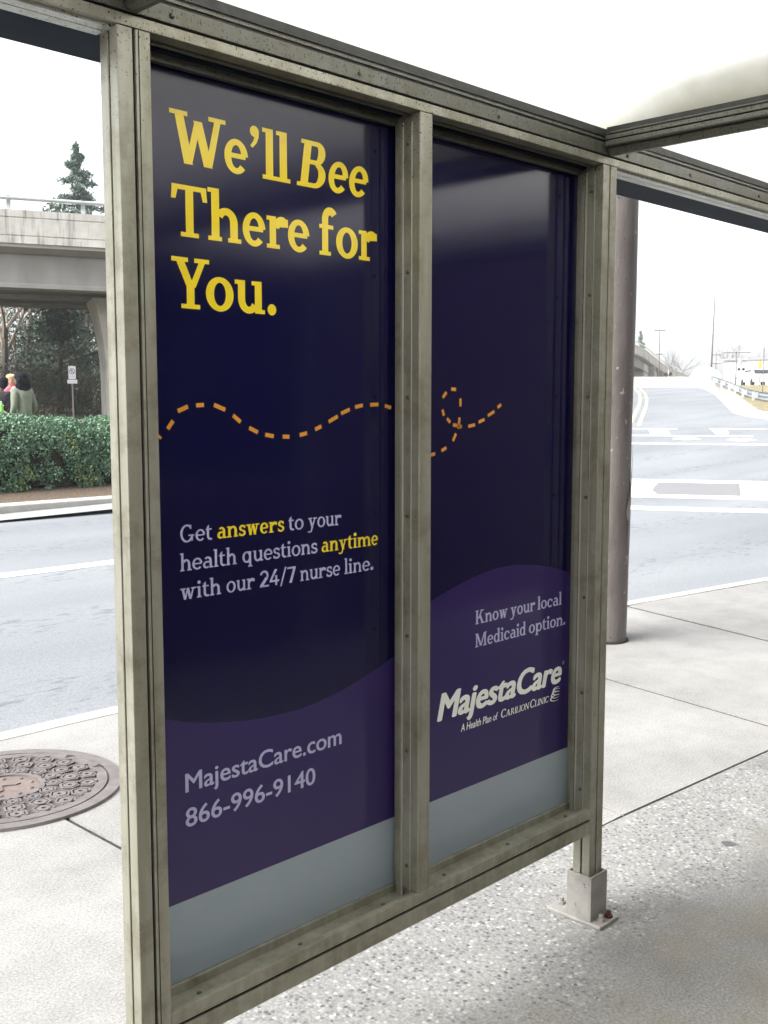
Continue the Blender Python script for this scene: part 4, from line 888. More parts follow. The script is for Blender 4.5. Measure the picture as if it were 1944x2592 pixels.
ysp = [(8.28, .24, .10), (9.22, .26, .13), (9.42, .20, .10), (9.1, .80, .07), (6.9, .2, .15), (10.9, .3, .15), (8.1, .12, .10)]
N = 26000
ARC = []; _pts = [hedge_surf(8, k / 400) for k in range(401)]
for k in range(400): ARC += [(k + .5) / 400] * max(1, int((_pts[k + 1] - _pts[k]).length * 400))
for i in range(N):
    x = rng.uniform(HX0, HX1) if i % 2 else rng.uniform(6.2, 11.2); a = ARC[int(rng.random() * .86 * len(ARC))]
    p = hedge_surf(x, a); c = Vector((x, 17.25, .55)); p = p + (c - p) * (rng.random() ** 2 * .16)
    dens = mnoise.noise(Vector((x * 2.3, a * 7, 21)))
    if p.z < hxy(x, 16.5) + .36 and dens < .0: continue
    if dens < -.36: continue
    yel = any(abs(p.x - yx) < w_ and abs((p.z - .02) - yz) < .17 * (1 + w_) and a < .5 for yx, yz, w_ in ysp) and rng.random() < .22
    for k in range(4):
        off = Vector((rng.gauss(0, .030), rng.gauss(0, .030), rng.gauss(0, .030)))
        leaf_quads(VY if yel else V, FY if yel else F, p + off, rng.uniform(.034, .060), .55, .58, rng)
rawobj('foliage', V, F, M['leaf'], hd); rawobj('yellow_foliage', VY, FY, M['leaf_y'], hd)

# ------------------------------------------------------------------ overpass
ov = thing('overpass', 'long weathered concrete overpass with tube handrail curving down behind the shelter', 'overpass', (0, 0, 0))
ctrl = [(-40, 57.6, 7.3), (-18, 45.9, 7.15), (0, 36.3, 7.0), (8, 32.1, 6.93), (15.39, 28.2, 6.84), (20, 26.3, 6.8), (26, 26, 6.8), (33, 28.2, 6.8), (41, 32.5, 6.85), (52, 39, 6.95), (70, 47.8, 7.1), (84, 53.4, 7.2), (97.7, 58.6, 7.2), (107, 62.4, 6.6), (116, 66.2, 6.0), (127, 70.4, 5.45), (138.4, 74.7, 5.0), (160, 83, 4.3)]
def cr_spline(P, n_):
    out = []
    for i in range(len(P) - 1):
        p0, p1_, p2_, p3 = (Vector(P[max(i - 1, 0)]), Vector(P[i]), Vector(P[i + 1]), Vector(P[min(i + 2, len(P) - 1)]))
        for k in range(n_):
            t = k / n_; out.append(.5 * ((2 * p1_) + (-p0 + p2_) * t + (2 * p0 - 5 * p1_ + 4 * p2_ - p3) * t * t + (-p0 + 3 * p1_ - 3 * p2_ + p3) * t ** 3))
    out.append(Vector(P[-1])); return out
BR = cr_spline(ctrl, 5)
def normal_at(i):
    a, b = BR[max(i - 1, 0)], BR[min(i + 1, len(BR) - 1)]; t = (b - a); t.z = 0; t.normalize(); return Vector((-t.y, t.x, 0)), t
def sweep(name, prof, m, i0=0, i1=None, parent=ov):
    """prof: closed (n, z) outline, n measured away from the camera side, z from the parapet top"""
    i1 = len(BR) - 1 if i1 is None else i1; V, F = [], []; k = len(prof)
    for i in range(i0, i1 + 1):
        nn, _ = normal_at(i); V += [tuple(BR[i] + nn * a + Vector((0, 0, z))) for a, z in prof]
    for i in range(i1 - i0):
        for j in range(k): F.append((i * k + j, i * k + (j + 1) % k, (i + 1) * k + (j + 1) % k, (i + 1) * k + j))
    F.append(tuple(range(k))[::-1]); F.append(tuple((i1 - i0) * k + j for j in range(k)))
    return rawobj(name, V, F, m, parent)
sweep('parapet', [(0, -.92), (0, -.735), (.02, -.725), (.02, -.70), (0, -.69), (0, -.235), (.02, -.225), (.02, -.20), (0, -.19), (0, 0), (.28, 0), (.28, -.92)], M['parapet'])
sweep('parapet', [(7.2, -.92), (7.2, 0), (7.48, 0), (7.48, -.92)], M['parapet'])
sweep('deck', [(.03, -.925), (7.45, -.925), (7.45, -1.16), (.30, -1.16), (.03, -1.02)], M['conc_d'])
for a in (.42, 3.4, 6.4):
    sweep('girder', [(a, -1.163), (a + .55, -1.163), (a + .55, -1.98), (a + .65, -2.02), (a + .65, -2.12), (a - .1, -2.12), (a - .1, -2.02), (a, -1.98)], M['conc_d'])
# tube handrail with curved brackets
tp = [BR[i] + normal_at(i)[0] * .10 + Vector((0, 0, .33)) for i in range(len(BR))]
bm = bmesh.new(); tube(bm, tp, .055, 10); obj('handrail', bm, M['rail'], ov, True)
bm = bmesh.new()
arcp = [(.17, 0), (.215, .08), (.225, .16), (.20, .25), (.16, .33), (.10, .385)]
for (a, z), (a2_, z2) in zip(arcp, arcp[1:]):
    vs = [bm.verts.new(p) for p in ((-.06, a, z), (.06, a, z), (.06, a2_, z2), (-.06, a2_, z2), (-.06, a - .05, z), (.06, a - .05, z), (.06, a2_ - .05, z2), (-.06, a2_ - .05, z2))]
    for f in ((0, 1, 2, 3), (5, 4, 7, 6), (1, 5, 6, 2), (4, 0, 3, 7)): bm.faces.new([vs[q] for q in f])
bk = obj('rail_bracket', bm, M['rail'], ov, None)
def along(d):
    """point and frame at plan distance d from control point A"""
    ia = 4 * 5; i = ia; s = 0
    step = 1 if d >= 0 else -1
    while 0 <= i + step < len(BR):
        L = (BR[i + step] - BR[i]).length
        if s + L >= abs(d): return BR[i].lerp(BR[i + step], (abs(d) - s) / L), i
        s += L; i += step
    return BR[i], i
first = True
for k in range(-9, 12):
    p, i = along(.88 + 2.02 * k); nn, t = normal_at(i)
    o = bk if first else bk.copy()
    if not first: col.objects.link(o); o.parent = ov
    first = False; o.location = p; o.rotation_euler = (0, 0, math.atan2(t.y, t.x))
def column(d, nb, w0, w1, dp=1.1):
    p, i = along(d); nn, t = normal_at(i); c = p + nn * nb; zt = p.z - 2.125; zb = hxy(c.x, c.y) - .2; V, F = [], []
    prof = [(zb, w0), (zt - 2.6, w0), (zt - 1.9, w0 * 1.03), (zt - 1.3, w0 * 1.10), (zt - .8, w0 * 1.2), (zt - .35, (w0 + 2 * w1) / 3), (zt, w1)]
    for z, wd in prof:
        for sx, sn in ((-1, -1), (1, -1), (1, 1), (-1, 1)): q = c + t * wd * sx + nn * dp * sn; V.append((q.x, q.y, z))
    for j in range(len(prof) - 1):
        for q in range(4): F.append((4 * j + q, 4 * j + (q + 1) % 4, 4 * j + 4 + (q + 1) % 4, 4 * j + 4 + q))
    F.append((3, 2, 1, 0)); b = 4 * (len(prof) - 1); F.append((b, b + 1, b + 2, b + 3))
    return rawobj('column', V, F, M['conc'], ov)
column(2.5, 3.4, .85, 1.25)
column(-20.0, 3.4, .85, 1.35)
column(24.0, 3.4, .85, 1.35); column(50.0, 3.4, .85, 1.35); column(90.0, 3.4, .85, 1.35)
i9 = next(i for i in range(len(BR)) if BR[i].x > 103)
sweep('abutment', [(.4, -1.2), (7, -1.2), (7, -5.2), (.4, -5.2)], M['conc'], i9)
for xx in (106.5, 113, 120.5):
    i = next(i for i in range(len(BR)) if BR[i].x > xx); nn, t = normal_at(i); p = BR[i]
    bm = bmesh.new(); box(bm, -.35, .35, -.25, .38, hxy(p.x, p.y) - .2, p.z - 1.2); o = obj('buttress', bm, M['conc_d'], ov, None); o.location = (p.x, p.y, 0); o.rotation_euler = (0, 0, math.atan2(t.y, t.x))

# ------------------------------------------------------------------ trees behind and below the overpass
def conifer(x, y, h, rad, label, seed, n=9000, size=.30, group=None, zb=None):
    rg = random.Random(seed); z0 = zb if zb is not None else hxy(x, y)
    t = thing('conifer_tree', label, 'tree', (x, y, z0), 0, group)
    bm = bmesh.new(); tube(bm, [(0, 0, -.2), (.03, 0, h * .5), (0, .02, h * .97)], [h * .018, h * .011, .02], 7)
    V, F = [], []; layers = int(h * 2.6)
    for k in range(layers):
        f = (k + .5) / layers; z = h * (.10 + .89 * f); r = rad * (1 - f) ** .95 * (1 + .15 * math.sin(k * 2.1)); nb = max(3, int(9 * (1 - f) + 3))
        for b in range(nb):
            a = rg.random() * 6.28; L = r * rg.uniform(.55, 1.12)
            tip = Vector((L * math.cos(a), L * math.sin(a), z - L * .18 + .12 * L * L / max(r, .3)))
            if f < .9: tube(bm, [(0, 0, z), tuple(tip)], [.02, .006], 3, False)
            for q in range(max(3, int(n / (layers * nb)))):
                u = rg.random() ** .6; c = Vector((0, 0, z)).lerp(tip, u) + Vector((rg.gauss(0, .10 * L + .03), rg.gauss(0, .10 * L + .03), rg.gauss(-.03, .07)))
                leaf_quads(V, F, c, size * rg.uniform(.6, 1.2), -.3, .32, rg)
    obj('trunk', bm, M['bark'], t); rawobj('crown', V, F, M['spruce'], t); return t
conifer(24.55, 42.65, 11.7, 4.3, 'tall spruce rising behind the overpass handrail', 3, 17000, .25)
def evergreen(x, y, h, rx, label, seed, n=7000, group=None):
    rg = random.Random(seed); z0 = bed(x, y)
    t = thing('evergreen_tree', label, 'tree', (x, y, z0), 0, group)
    bm = bmesh.new(); tube(bm, [(0, 0, -.2), (.1, .05, h * .4), (.05, 0, h * .9)], [.14, .09, .03], 7)
    V, F = [], []
    cl = []
    for k in range(46):
        f = rg.random(); z = h * (.04 + .92 * f); r = rx * (1 - .75 * f) * math.sqrt(rg.random()); a = rg.random() * 6.28
        c = Vector((r * math.cos(a), r * math.sin(a), z)); cl.append(c); tube(bm, [(.05, .02, z * .9), tuple(c)], [.025, .008], 4, False)
    for k in range(n):
        c = rg.choice(cl); sg = .30
        leaf_quads(V, F, c + Vector((rg.gauss(0, sg), rg.gauss(0, sg), rg.gauss(0, sg * .7))), rg.uniform(.10, .24), -.1, .35, rg)
    obj('trunk', bm, M['bark'], t); rawobj('crown', V, F, M['needle'], t); return t
evergreen(21.3, 38.2, 7.5, 2.2, 'dark evergreen beside the flared overpass column', 21, 8000, 'evergreens under the overpass')
evergreen(19.3, 35.2, 5.6, 1.5, 'dark evergreen behind the parking sign post', 22, 7000, 'evergreens under the overpass')
evergreen(22.0, 42.5, 8, 2.0, 'dark evergreen farthest back under the overpass', 23, 6000, 'evergreens under the overpass')
evergreen(23.4, 40.3, 7.8, 2.0, 'dark evergreen seen just left of the column foot', 24, 6000, 'evergreens under the overpass')
def bare(x, y, h, label, seed, r=.09, lean=(0, 0), depth=5, m=None, group='bare trees under the overpass', spread=.42):
    rg = random.Random(seed); t = thing('bare_tree', label, 'tree', (x, y, bed(x, y)), 0, group)
    bm = bmesh.new(); p2_ = Vector((lean[0], lean[1], h * .42)); tube(bm, [(0, 0, -.2), tuple(p2_ * .5 + Vector((.04, 0, 0))), tuple(p2_)], [r * 1.2, r, r * .85], 7, False)
    obj('trunk', bm, M['bark'], t)
    bm = bmesh.new()
    for k in range(4): branches(bm, p2_ * rg.uniform(.55, 1), (rg.gauss(lean[0], .5), rg.gauss(lean[1], .5), 1.1), h * .30, r * .6, depth - 1, spread, 5, .35, rg)
    obj('crown', bm, m or M['bark_p'], t); return t
for q in ((18.9, 38.9, 7.5, 'bare brown tree with the stout leaning trunk at the left frame edge', 31, .13, (.25, 0)), (19.6, 38.6, 6.8, 'bare tree with pale forked branches right of the stout trunk', 32, .06, (.4, .1)), (20.4, 40.5, 7, 'slender bare tree in front of the bright gap', 33, .05, (-.1, 0)),
          (20.9, 45.0, 7.5, 'thin bare tree deep under the overpass', 34, .06, (.1, .1)), (22.3, 47.2, 8, 'farthest bare tree under the overpass', 35, .07, (0, .1)), (19.7, 36.6, 5.2, 'low spreading bare tree with yellowish twigs near the people', 36, .045, (.3, 0))): bare(*q)
rg = random.Random(5)
for k, (x, y, h, rx, lab) in enumerate(((17.6, 34.6, 1.9, 1.5, 'tangled dry bush behind the blonde woman'), (19.2, 36.2, 2.4, 1.6, 'tangled olive bush under the no parking sign'), (20.8, 39.8, 2.8, 2.0, 'tall tangled bush behind the stout bare trunk'), (22.4, 44.0, 2.6, 2.2, 'dry bush farthest back under the overpass'), (20.2, 34.4, 1.7, 1.3, 'dry bush at the column foot'))):
    t = thing('bush', lab, 'bush', (x, y, bed(x, y)), 0, 'dry bushes under the overpass')
    bm = bmesh.new()
    for b in range(26): branches(bm, (rg.gauss(0, rx * .3), rg.gauss(0, rx * .3), -.05), (rg.gauss(0, .45), rg.gauss(0, .45), 1), h * .45, .014, 2, .5, 3, .2, rg)
    obj('stems', bm, M['bark'], t)
    V, F = [], []
    for b in range(3200):
        a = rg.random() * 6.28; r = rx * math.sqrt(rg.random()); z = h * rg.random() ** 1.1 * (1 - .35 * (r / rx) ** 2)
        leaf_quads(V, F, (r * math.cos(a), r * math.sin(a), z), rg.uniform(.05, .12), .2, .45, rg)
    rawobj('foliage', V, F, M['brush'] if k != 1 else M['needle'], t)
# pale wall far behind the trees
pw = thing('boundary_wall', 'long pale rendered wall glimpsed behind the bare trees', 'wall', (26, 57, hxy(26, 57)), R(-28))
bm = bmesh.new(); box(bm, -22, 22, -.15, .15, -.5, 2.1); obj('wall', bm, M['house'], pw, None)
bm = bmesh.new(); box(bm, -22.05, 22.05, -.2, .2, 2.1, 2.2, .01); obj('coping', bm, M['conc'], pw, None)

# ------------------------------------------------------------------ people, table, bottle
def skin_mesh(name, joints, edges, m, parent, sub=2):
    me = bpy.data.meshes.new(name); me.from_pydata([j[0] for j in joints], edges, [])
    o = bpy.data.objects.new(name, me); col.objects.link(o)
    sk = o.modifiers.new('s', 'SKIN'); sk.use_smooth_shade = True
    for i, j in enumerate(joints):
        r = j[1]; d = me.skin_vertices[0].data[i]; d.radius = r if isinstance(r, tuple) else (r, r); d.use_root = (i == 0)
    su = o.modifiers.new('u', 'SUBSURF'); su.levels = sub; su.render_levels = sub
    dg = bpy.context.evaluated_depsgraph_get(); nm = bpy.data.meshes.new_from_object(o.evaluated_get(dg)); bpy.data.objects.remove(o)
    nm.name = name; nm.materials.clear(); nm.materials.append(m)
    for p in nm.polygons: p.use_smooth = True
    o = bpy.data.objects.new(name, nm); col.objects.link(o); o.parent = parent; return o
def person(label, loc, rz, skin, top, hair, hairkind, lean=(0, 0), arms='down', scale=1.0, bottoms='jeans', turn=0):
    t = thing('person', label, 'person', loc, rz); t.scale = (scale,) * 3
    lx, ly = lean
    def L(x, y, z): k = max(0, (z - .9) / .6); return (x + lx * k, y + ly * k, z)
    hx, hy = L(0, .01, 1.55)[:2]
    J = [(L(0, 0, .93), (.115, .085)), (L(0, 0, 1.10), (.10, .075)), (L(0, 0, 1.27), (.12, .08)), (L(0, .0, 1.38), (.075, .07)), (L(0, .005, 1.43), .052), (L(0, .02, 1.49), (.066, .078)), (L(0, .015, 1.56), (.078, .092)), (L(0, .01, 1.63), (.062, .075))]
    E = [(0, 1), (1, 2), (2, 3), (3, 4), (4, 5), (5, 6), (6, 7)]; sh_i = {}
    for sx in (-1, 1):
        if arms == 'down': el, wr, hn = (.235 * sx, -.02, 1.07), (.215 * sx, .12, .90), (.20 * sx, .19, .86)
        else: el, wr, hn = (.25 * sx, .08, 1.10), (.14 * sx, .27, 1.03), (.10 * sx, .34, 1.02)
        b = len(J); J += [(L(.165 * sx, 0, 1.345), .060), (L(*el), .043), (L(*wr), .030), (L(*hn), (.036, .020))]; E += [(2, b), (b, b + 1), (b + 1, b + 2), (b + 2, b + 3)]
        h = Vector(L(*hn)); dv = (h - Vector(L(*wr))).normalized(); sd_ = Vector((1, 0, 0))
        for k in range(4):
            q = h + dv * .075 * (1, 1.12, 1.05, .85)[k] + sd_ * (.024 * (k - 1.5) / 1.5) + Vector((0, 0, -.012)); J.append((tuple(q), .008)); E.append((b + 3, len(J) - 1))
        J.append((tuple(h + dv * .03 + sd_ * (-.045 * sx)), .009)); E.append((b + 3, len(J) - 1))
        b2 = len(J); J += [((.09 * sx, 0, .86), .095), ((.10 * sx, .02, .48), .060), ((.10 * sx, -.01, .09), .040), ((.11 * sx, .13, .035), .036)]; E += [(0, b2), (b2, b2 + 1), (b2 + 1, b2 + 2), (b2 + 2, b2 + 3)]
    skin_mesh('body', J, E, skin, t)
    # top: same skeleton, a little thicker
    TJ = [(L(0, 0, .84), (.185, .150)), (L(0, 0, 1.10), (.165, .130)), (L(0, 0, 1.27), (.172, .128)), (L(0, 0, 1.37), (.10, .085)), (L(0, 0, 1.405), (.066, .064))]; TE = [(0, 1), (1, 2), (2, 3), (3, 4)]
    for sx in (-1, 1):
        if arms == 'down': el, wr = (.235 * sx, -.02, 1.07), (.218 * sx, .10, .915)
        else: el, wr = (.25 * sx, .08, 1.10), (.15 * sx, .25, 1.035)
        b = len(TJ); TJ += [(L(.172 * sx, 0, 1.345), .078), (L(*el), .060), (L(*wr), .044)]; TE += [(2, b), (b, b + 1), (b + 1, b + 2)]
    skin_mesh('top', TJ, TE, top, t)
    skin_mesh('trousers', [((0, 0, .93), (.165, .125)), ((.09, 0, .84), .11), ((.10, .02, .48), .076), ((.10, -.01, .10), .062), ((-.09, 0, .84), .11), ((-.10, .02, .48), .076), ((-.10, -.01, .10), .062)], [(0, 1), (1, 2), (2, 3), (0, 4), (4, 5), (5, 6)], M[bottoms], t)
    # face
    for sx in (-1, 1):
        bm = bmesh.new(); ball(bm, (hx + .030 * sx, hy + .083, 1.565), .011, 1); obj('eye', bm, M['black'], t, True)
        bm = bmesh.new(); ball(bm, (hx + .082 * sx, hy + .0, 1.55), (.010, .022, .032), 1); obj('ear', bm, skin, t, True)
    bm = bmesh.new(); ball(bm, (hx, hy + .102, 1.54), (.014, .02, .022), 1); obj('nose', bm, skin, t, True)
    bm = bmesh.new(); ball(bm, (hx, hy + .086, 1.498), (.026, .010, .008), 1); obj('mouth', bm, M['pink'], t, True)
    bm = bmesh.new()
    if hairkind == 'curly_long': blobs = [((0, -.02, 1.60), (.115, .125, .095)), ((0, -.065, 1.52), (.135, .085, .12)), ((.07, -.06, 1.43), (.08, .07, .10)), ((-.07, -.06, 1.43), (.08, .07, .10)), ((0, -.09, 1.40), (.11, .05, .10))]
    elif hairkind == 'bob': blobs = [((0, -.012, 1.61), (.098, .112, .075)), ((.075, -.01, 1.54), (.036, .075, .085)), ((-.075, -.01, 1.54), (.036, .075, .085)), ((0, -.06, 1.52), (.095, .06, .10)), ((0, .07, 1.632), (.07, .035, .03))]
    else: blobs = [((0, -.015, 1.60), (.092, .108, .075)), ((0, -.06, 1.53), (.085, .05, .09))]
    for c, r in blobs: ball(bm, (c[0] + hx, c[1] + hy - .01, c[2]), r, 3)
    for v_ in bm.verts:
        d = mnoise.noise(v_.co * 38) * .016 + mnoise.noise(v_.co * 90) * .008
        v_.co += (v_.co - Vector((hx, hy, 1.54))).normalized() * d
    obj('hair', bm, hair, t, True); return t
gz = bed(10.2, 20.3)
person('person seen from behind in a sage green sweater with shoulder length dark hair', (9.42, 18.46, bed(9.4, 18.5) + .02), R(14), M['skin_d'], M['sweater'], M['hair_d'], 'curly_long', lean=(-.03, .05), arms='down', scale=1.03)
pb = person('person with short blonde hair, pink scarf and white badge facing the table', (10.28, 20.7, bed(10.3, 20.7) + .02), R(150), M['skin_l'], M['jacket'], M['hair_b'], 'bob', arms='front', scale=1.02)
bm = bmesh.new()
for c, r in (((.07, .09, 1.36), (.075, .06, .085)), ((-.07, .09, 1.36), (.075, .06, .085)), ((0, .11, 1.30), (.07, .05, .09)), ((.10, .115, 1.24), (.045, .03, .10))): ball(bm, c, r, 2)
obj('scarf', bm, M['pink'], pb, True)
bm = bmesh.new(); box(bm, -.05, .04, .150, .156, 1.14, 1.22, .002); obj('name_badge', bm, M['sign_w'], pb, None)
person('person in a black jacket leaning over the table at the left edge', (9.62, 20.35, bed(9.6, 20.3)), R(-40), M['skin_d'], M['jacket'], M['hair_d'], 'short', lean=(.26, .10), arms='front', scale=1.0)
tb = thing('folding_table', 'pale blue folding table behind the hedge', 'table', (9.35, 19.95, gz - .03), R(-32))
bm = bmesh.new(); box(bm, -.75, .75, -.32, .32, .905, .945, .012); obj('table_top', bm, M['table'], tb, None)
for sx in (-1, 1):
    for sy in (-1, 1):
        bm = bmesh.new(); tube(bm, [(.62 * sx, .24 * sy, 0), (.60 * sx, .22 * sy, .905)], .014, 8); obj('leg', bm, M['rail'], tb, True)
bo = thing('drink_bottle', 'clear bottle of green drink standing on the pale table', 'bottle', (9.575, 19.72, gz - .03 + .945))
bm = bmesh.new(); lathe(bm, [(0, 0), (.034, 0), (.036, .02), (.036, .13), (.030, .16), (.036, .175), (.034, .19), (.016, .225), (.013, .235), (0, .235)], 0, 0, 16); obj('body', bm, M['drink'], bo, True)
bm = bmesh.new(); lathe(bm, [(0, .262), (.016, .262), (.017, .236), (0, .236)], 0, 0, 12); obj('cap', bm, M['sign_w'], bo, True)

# ------------------------------------------------------------------ signs
def ring_slash(bm, cx, cz, r, w_, y, slash=True):
    n_ = 28
    for k in range(n_):
        a, b = 2 * math.pi * k / n_, 2 * math.pi * (k + 1) / n_
        q = [(cx + rr * math.cos(t), y, cz + rr * math.sin(t)) for rr, t in ((r, a), (r, b), (r - w_, b), (r - w_, a))]
        bm.faces.new([bm.verts.new(p) for p in q])
    if slash:
        d = Vector((math.cos(R(-45)), math.sin(R(-45)))); n2 = Vector((-d.y, d.x)) * w_ * .5
        bm.faces.new([bm.verts.new((cx + p.x, y - .0006, cz + p.y)) for p in (d * r * .95 + n2, -d * r * .95 + n2, -d * r * .95 - n2, d * r * .95 - n2)])
def parking_sign(name, label, x, y, z0, rz, zt, w_, h, plate):
    t = thing(name, label, 'sign', (x, y, z0), rz)
    bm = bmesh.new(); box(bm, -.022, .022, .004, .03, -.1, zt + .02); obj('post', bm, M['wood'], t, None)
    bm = bmesh.new(); box(bm, -w_ / 2, w_ / 2, 0, .004, zt - h, zt, .0008); pn = obj('panel', bm, M['sign_w'], t, None)
    cz = zt - h * .40; r = w_ * .40
    bm = bmesh.new(); ring_slash(bm, 0, cz, r, r * .2, -.0016); obj('prohibition_ring', bm, M['red'] if not plate else M['black'], pn, None)
    bm = bmesh.new(); k = r * .5; y_ = -.0008
    for a, b, c, d in ((-.55, -.3, -1, 1), (-.3, .35, .75, 1), (-.3, .35, -.05, .2), (.3, .55, .05, .9)): bm.faces.new([bm.verts.new(p) for p in ((a * k, y_, cz + c * k), (b * k, y_, cz + c * k), (b * k, y_, cz + d * k), (a * k, y_, cz + d * k))])
    obj('letter', bm, M['black'], pn, None)
    if plate:
        bm = bmesh.new(); box(bm, -.135, .135, 0, .004, zt - h - .13, zt - h - .02, .0008); obj('lower_plate', bm, M['sign_w'], t, None)
        bm = bmesh.new()
        for a, b in ((-.10, .10),): box(bm, a, b, -.001, -.0002, zt - h + .04, zt - h + .085)
        obj('text_bar', bm, mat('grey_small_print', (.22, .22, .23), (.5, .5, .5), 90, .6, stretch=(1, 1, .2)), pn, None)
    return t
zb_ = bed(15.46, 27.45); parking_sign('parking_sign', 'white no parking sign with a smaller plate below, in front of the dark evergreens', 15.46, 27.45, zb_, R(-30), 2.50 - zb_, .20, .36, True)
sx_, sy_, sz_ = st(54, 4.42, .15); parking_sign('parking_sign', 'white prohibition sign on a thin post behind the guardrail', sx_, sy_, sz_, R(-66), 4.56 - sz_, .30, .50, False)
mk = thing('marker_sign', 'narrow yellow-green marker sign beyond the guardrail', 'sign', (60.1, 28.0, hxy(60, 28)), R(-66))
bm = bmesh.new(); tube(bm, [(0, .02, -.1), (0, .02, 1.70)], .02, 8); obj('post', bm, M['wood'], mk)
bm = bmesh.new(); box(bm, -.10, .10, -.004, 0, 1.18, 1.62, .001); obj('panel', bm, M['ysign'], mk, None)

# ------------------------------------------------------------------ concrete barrier and guardrail on the ramp
bw = thing('concrete_barrier', 'pale concrete barrier wall closing the top of the side road', 'barrier', (0, 0, 0))
def wall_path(name, pts, prof, tops, m, parent):
    V, F = [], []; k = len(prof)
    for i, p in enumerate(pts):
        a, b = Vector(pts[max(i - 1, 0)]), Vector(pts[min(i + 1, len(pts) - 1)]); t = (b - a).normalized(); nn = Vector((-t.y, t.x)); z0 = hxy(*p) - .1
        for n_, zf in prof: q = Vector(p) + nn * n_; V.append((q.x, q.y, z0 + zf * (tops[i] - z0)))
    for i in range(len(pts) - 1):
        for j in range(k): F.append((i * k + j, i * k + (j + 1) % k, (i + 1) * k + (j + 1) % k, (i + 1) * k + j))
    F.append(tuple(range(k))[::-1]); F.append(tuple((len(pts) - 1) * k + j for j in range(k)))
    return rawobj(name, V, F, m, parent)
jp = [(-.28, 0), (-.28, .1), (-.16, .35), (-.10, 1), (.10, 1), (.16, .35), (.28, .1), (.28, 0)]
bp = [xy(68.6, -12), xy(68.8, -6), xy(69.1, -2), xy(69.6, 0), xy(69.7, 1.3), xy(69.4, 1.9), xy(68.4, 2.35), xy(67.0, 2.62)]
wall_path('wall', bp, jp, [3.0, 3.02, 3.05, 3.05, 3.05, 3.04, 2.85, 2.42], M['conc'], bw)
bw2 = thing('concrete_barrier', 'pale concrete wing wall with a rounded top at the guardrail end', 'barrier', (0, 0, 0))
wall_path('wall', [xy(74.5, 1.55), xy(73.6, 1.75), xy(72.5, 2.0), xy(71, 2.2), xy(69.5, 2.4), xy(67.5, 2.68), xy(65.4, 2.95)], jp, [3.15, 3.55, 3.72, 3.75, 3.66, 3.45, 3.10], M['conc'], bw2)
gr_ = thing('guardrail', 'galvanised steel guardrail curving along the grass bank beside the side road', 'guardrail', (0, 0, 0))
gp = cr_spline([(66.3, 2.46, 3.04), (62.5, 2.85, 2.76), (58.2, 3.24, 2.49), (53, 3.53, 2.13), (47.9, 4.15, 1.87), (44.2, 5.4, 1.80), (41.2, 7.3, 1.72), (39, 10, 1.65)], 6)
wprof = [(.0, 0), (-.02, -.02), (-.075, -.055), (-.075, -.085), (-.01, -.135), (-.01, -.175), (-.075, -.225), (-.075, -.255), (-.02, -.29), (0, -.31)]
V, F = [], []; k_ = len(wprof)
gw = [Vector((*xy(p.x, p.y), p.z)) for p in gp]
for i, p in enumerate(gw):
    a, b = gw[max(i - 1, 0)], gw[min(i + 1, len(gw) - 1)]; t = (b - a); t.z = 0; t.normalize(); nn = Vector((-t.y, t.x, 0))
    for off in (0, .006): V += [tuple(p + nn * (n_ + 0) * -1 + nn * off + Vector((0, 0, z))) for n_, z in wprof]
for i in range(len(gw) - 1):
    for j in range(k_ - 1):
        a = i * 2 * k_ + j; b = a + 2 * k_; F += [(a, a + 1, b + 1, b), (a + k_, b + k_, b + k_ + 1, a + k_ + 1)]
rawobj('beam', V, F, M['guard'], gr_, True)
acc = 0; last = None
for i, p in enumerate(gw):
    if last is not None: acc += (p - last).length
    last = p
    if i == 0 or acc > 2.6:
        acc = 0 if i else acc; a, b = gw[max(i - 1, 0)], gw[min(i + 1, len(gw) - 1)]; t = b - a; ang = math.atan2(t.y, t.x)
        bm = bmesh.new(); box(bm, -.05, .05, -.26, -.16, hxy(p.x, p.y) - p.z - .1, .0); box(bm, -.06, .06, -.155, -.02, -.27, -.03); o = obj('post', bm, M['rail'], gr_, None); o.location = p; o.rotation_euler = (0, 0, ang)

# ------------------------------------------------------------------ utility poles, crossing signals
def utility_pole(label, x, y, ztop, r, arms=(), lean=(0, 0), trans=False, group='distant utility poles'):
    z0 = hxy(x, y); h = ztop - z0; t = thing('utility_pole', label, 'pole', (x, y, z0), R(-60), group)
    bm = bmesh.new(); tube(bm, [(0, 0, -.2), (lean[0] * .5, 0, h * .5), (lean[0], 0, h)], [r, r * .8, r * .55], 9); obj('shaft', bm, M['wood'], t, True)
    for dz, L in arms:
        bm = bmesh.new(); box(bm, -L / 2 + lean[0], L / 2 + lean[0], -.16, -.07, h - dz - .035, h - dz + .035); a = obj('crossarm', bm, M['wood'], t, None)
        for k in range(4):
            xx = lean[0] + L * (-.42 + .28 * k); bm = bmesh.new(); lathe(bm, [(0, 0), (.05, 0), (.05, .08), (.03, .14), (0, .14)], xx, -.115, 8, h - dz + .06); obj('insulator', bm, M['rail'], a, None)
    if trans:
        bm = bmesh.new(); lathe(bm, [(0, 0), (.2, 0), (.22, .05), (.22, .6), (.16, .68), (0, .7)], .32, -.1, 12, h * .55); obj('transformer', bm, M['rail'], t, None)
    return t
utility_pole('distant wooden utility pole with a short arm beside the overpass', 79.7, 45.9, 7.4, .055, [(.05, .9), (2.0, .5)], trans=False)
utility_pole('tallest distant pole, thin at the top, left of the guardrail', 75.0, 38.8, 9.25, .07, [], lean=(.12, 0))
utility_pole('faint far utility pole right of the tallest one', 103.5, 53.0, 6.6, .05, [(.3, 1.0), (1.2, 1.0)])
utility_pole('distant utility pole with three wide crossarms near the white sign', 100.3, 49.2, 6.4, .08, [(.1, 2.6), (.9, 2.2), (2.6, 2.8)], trans=True)
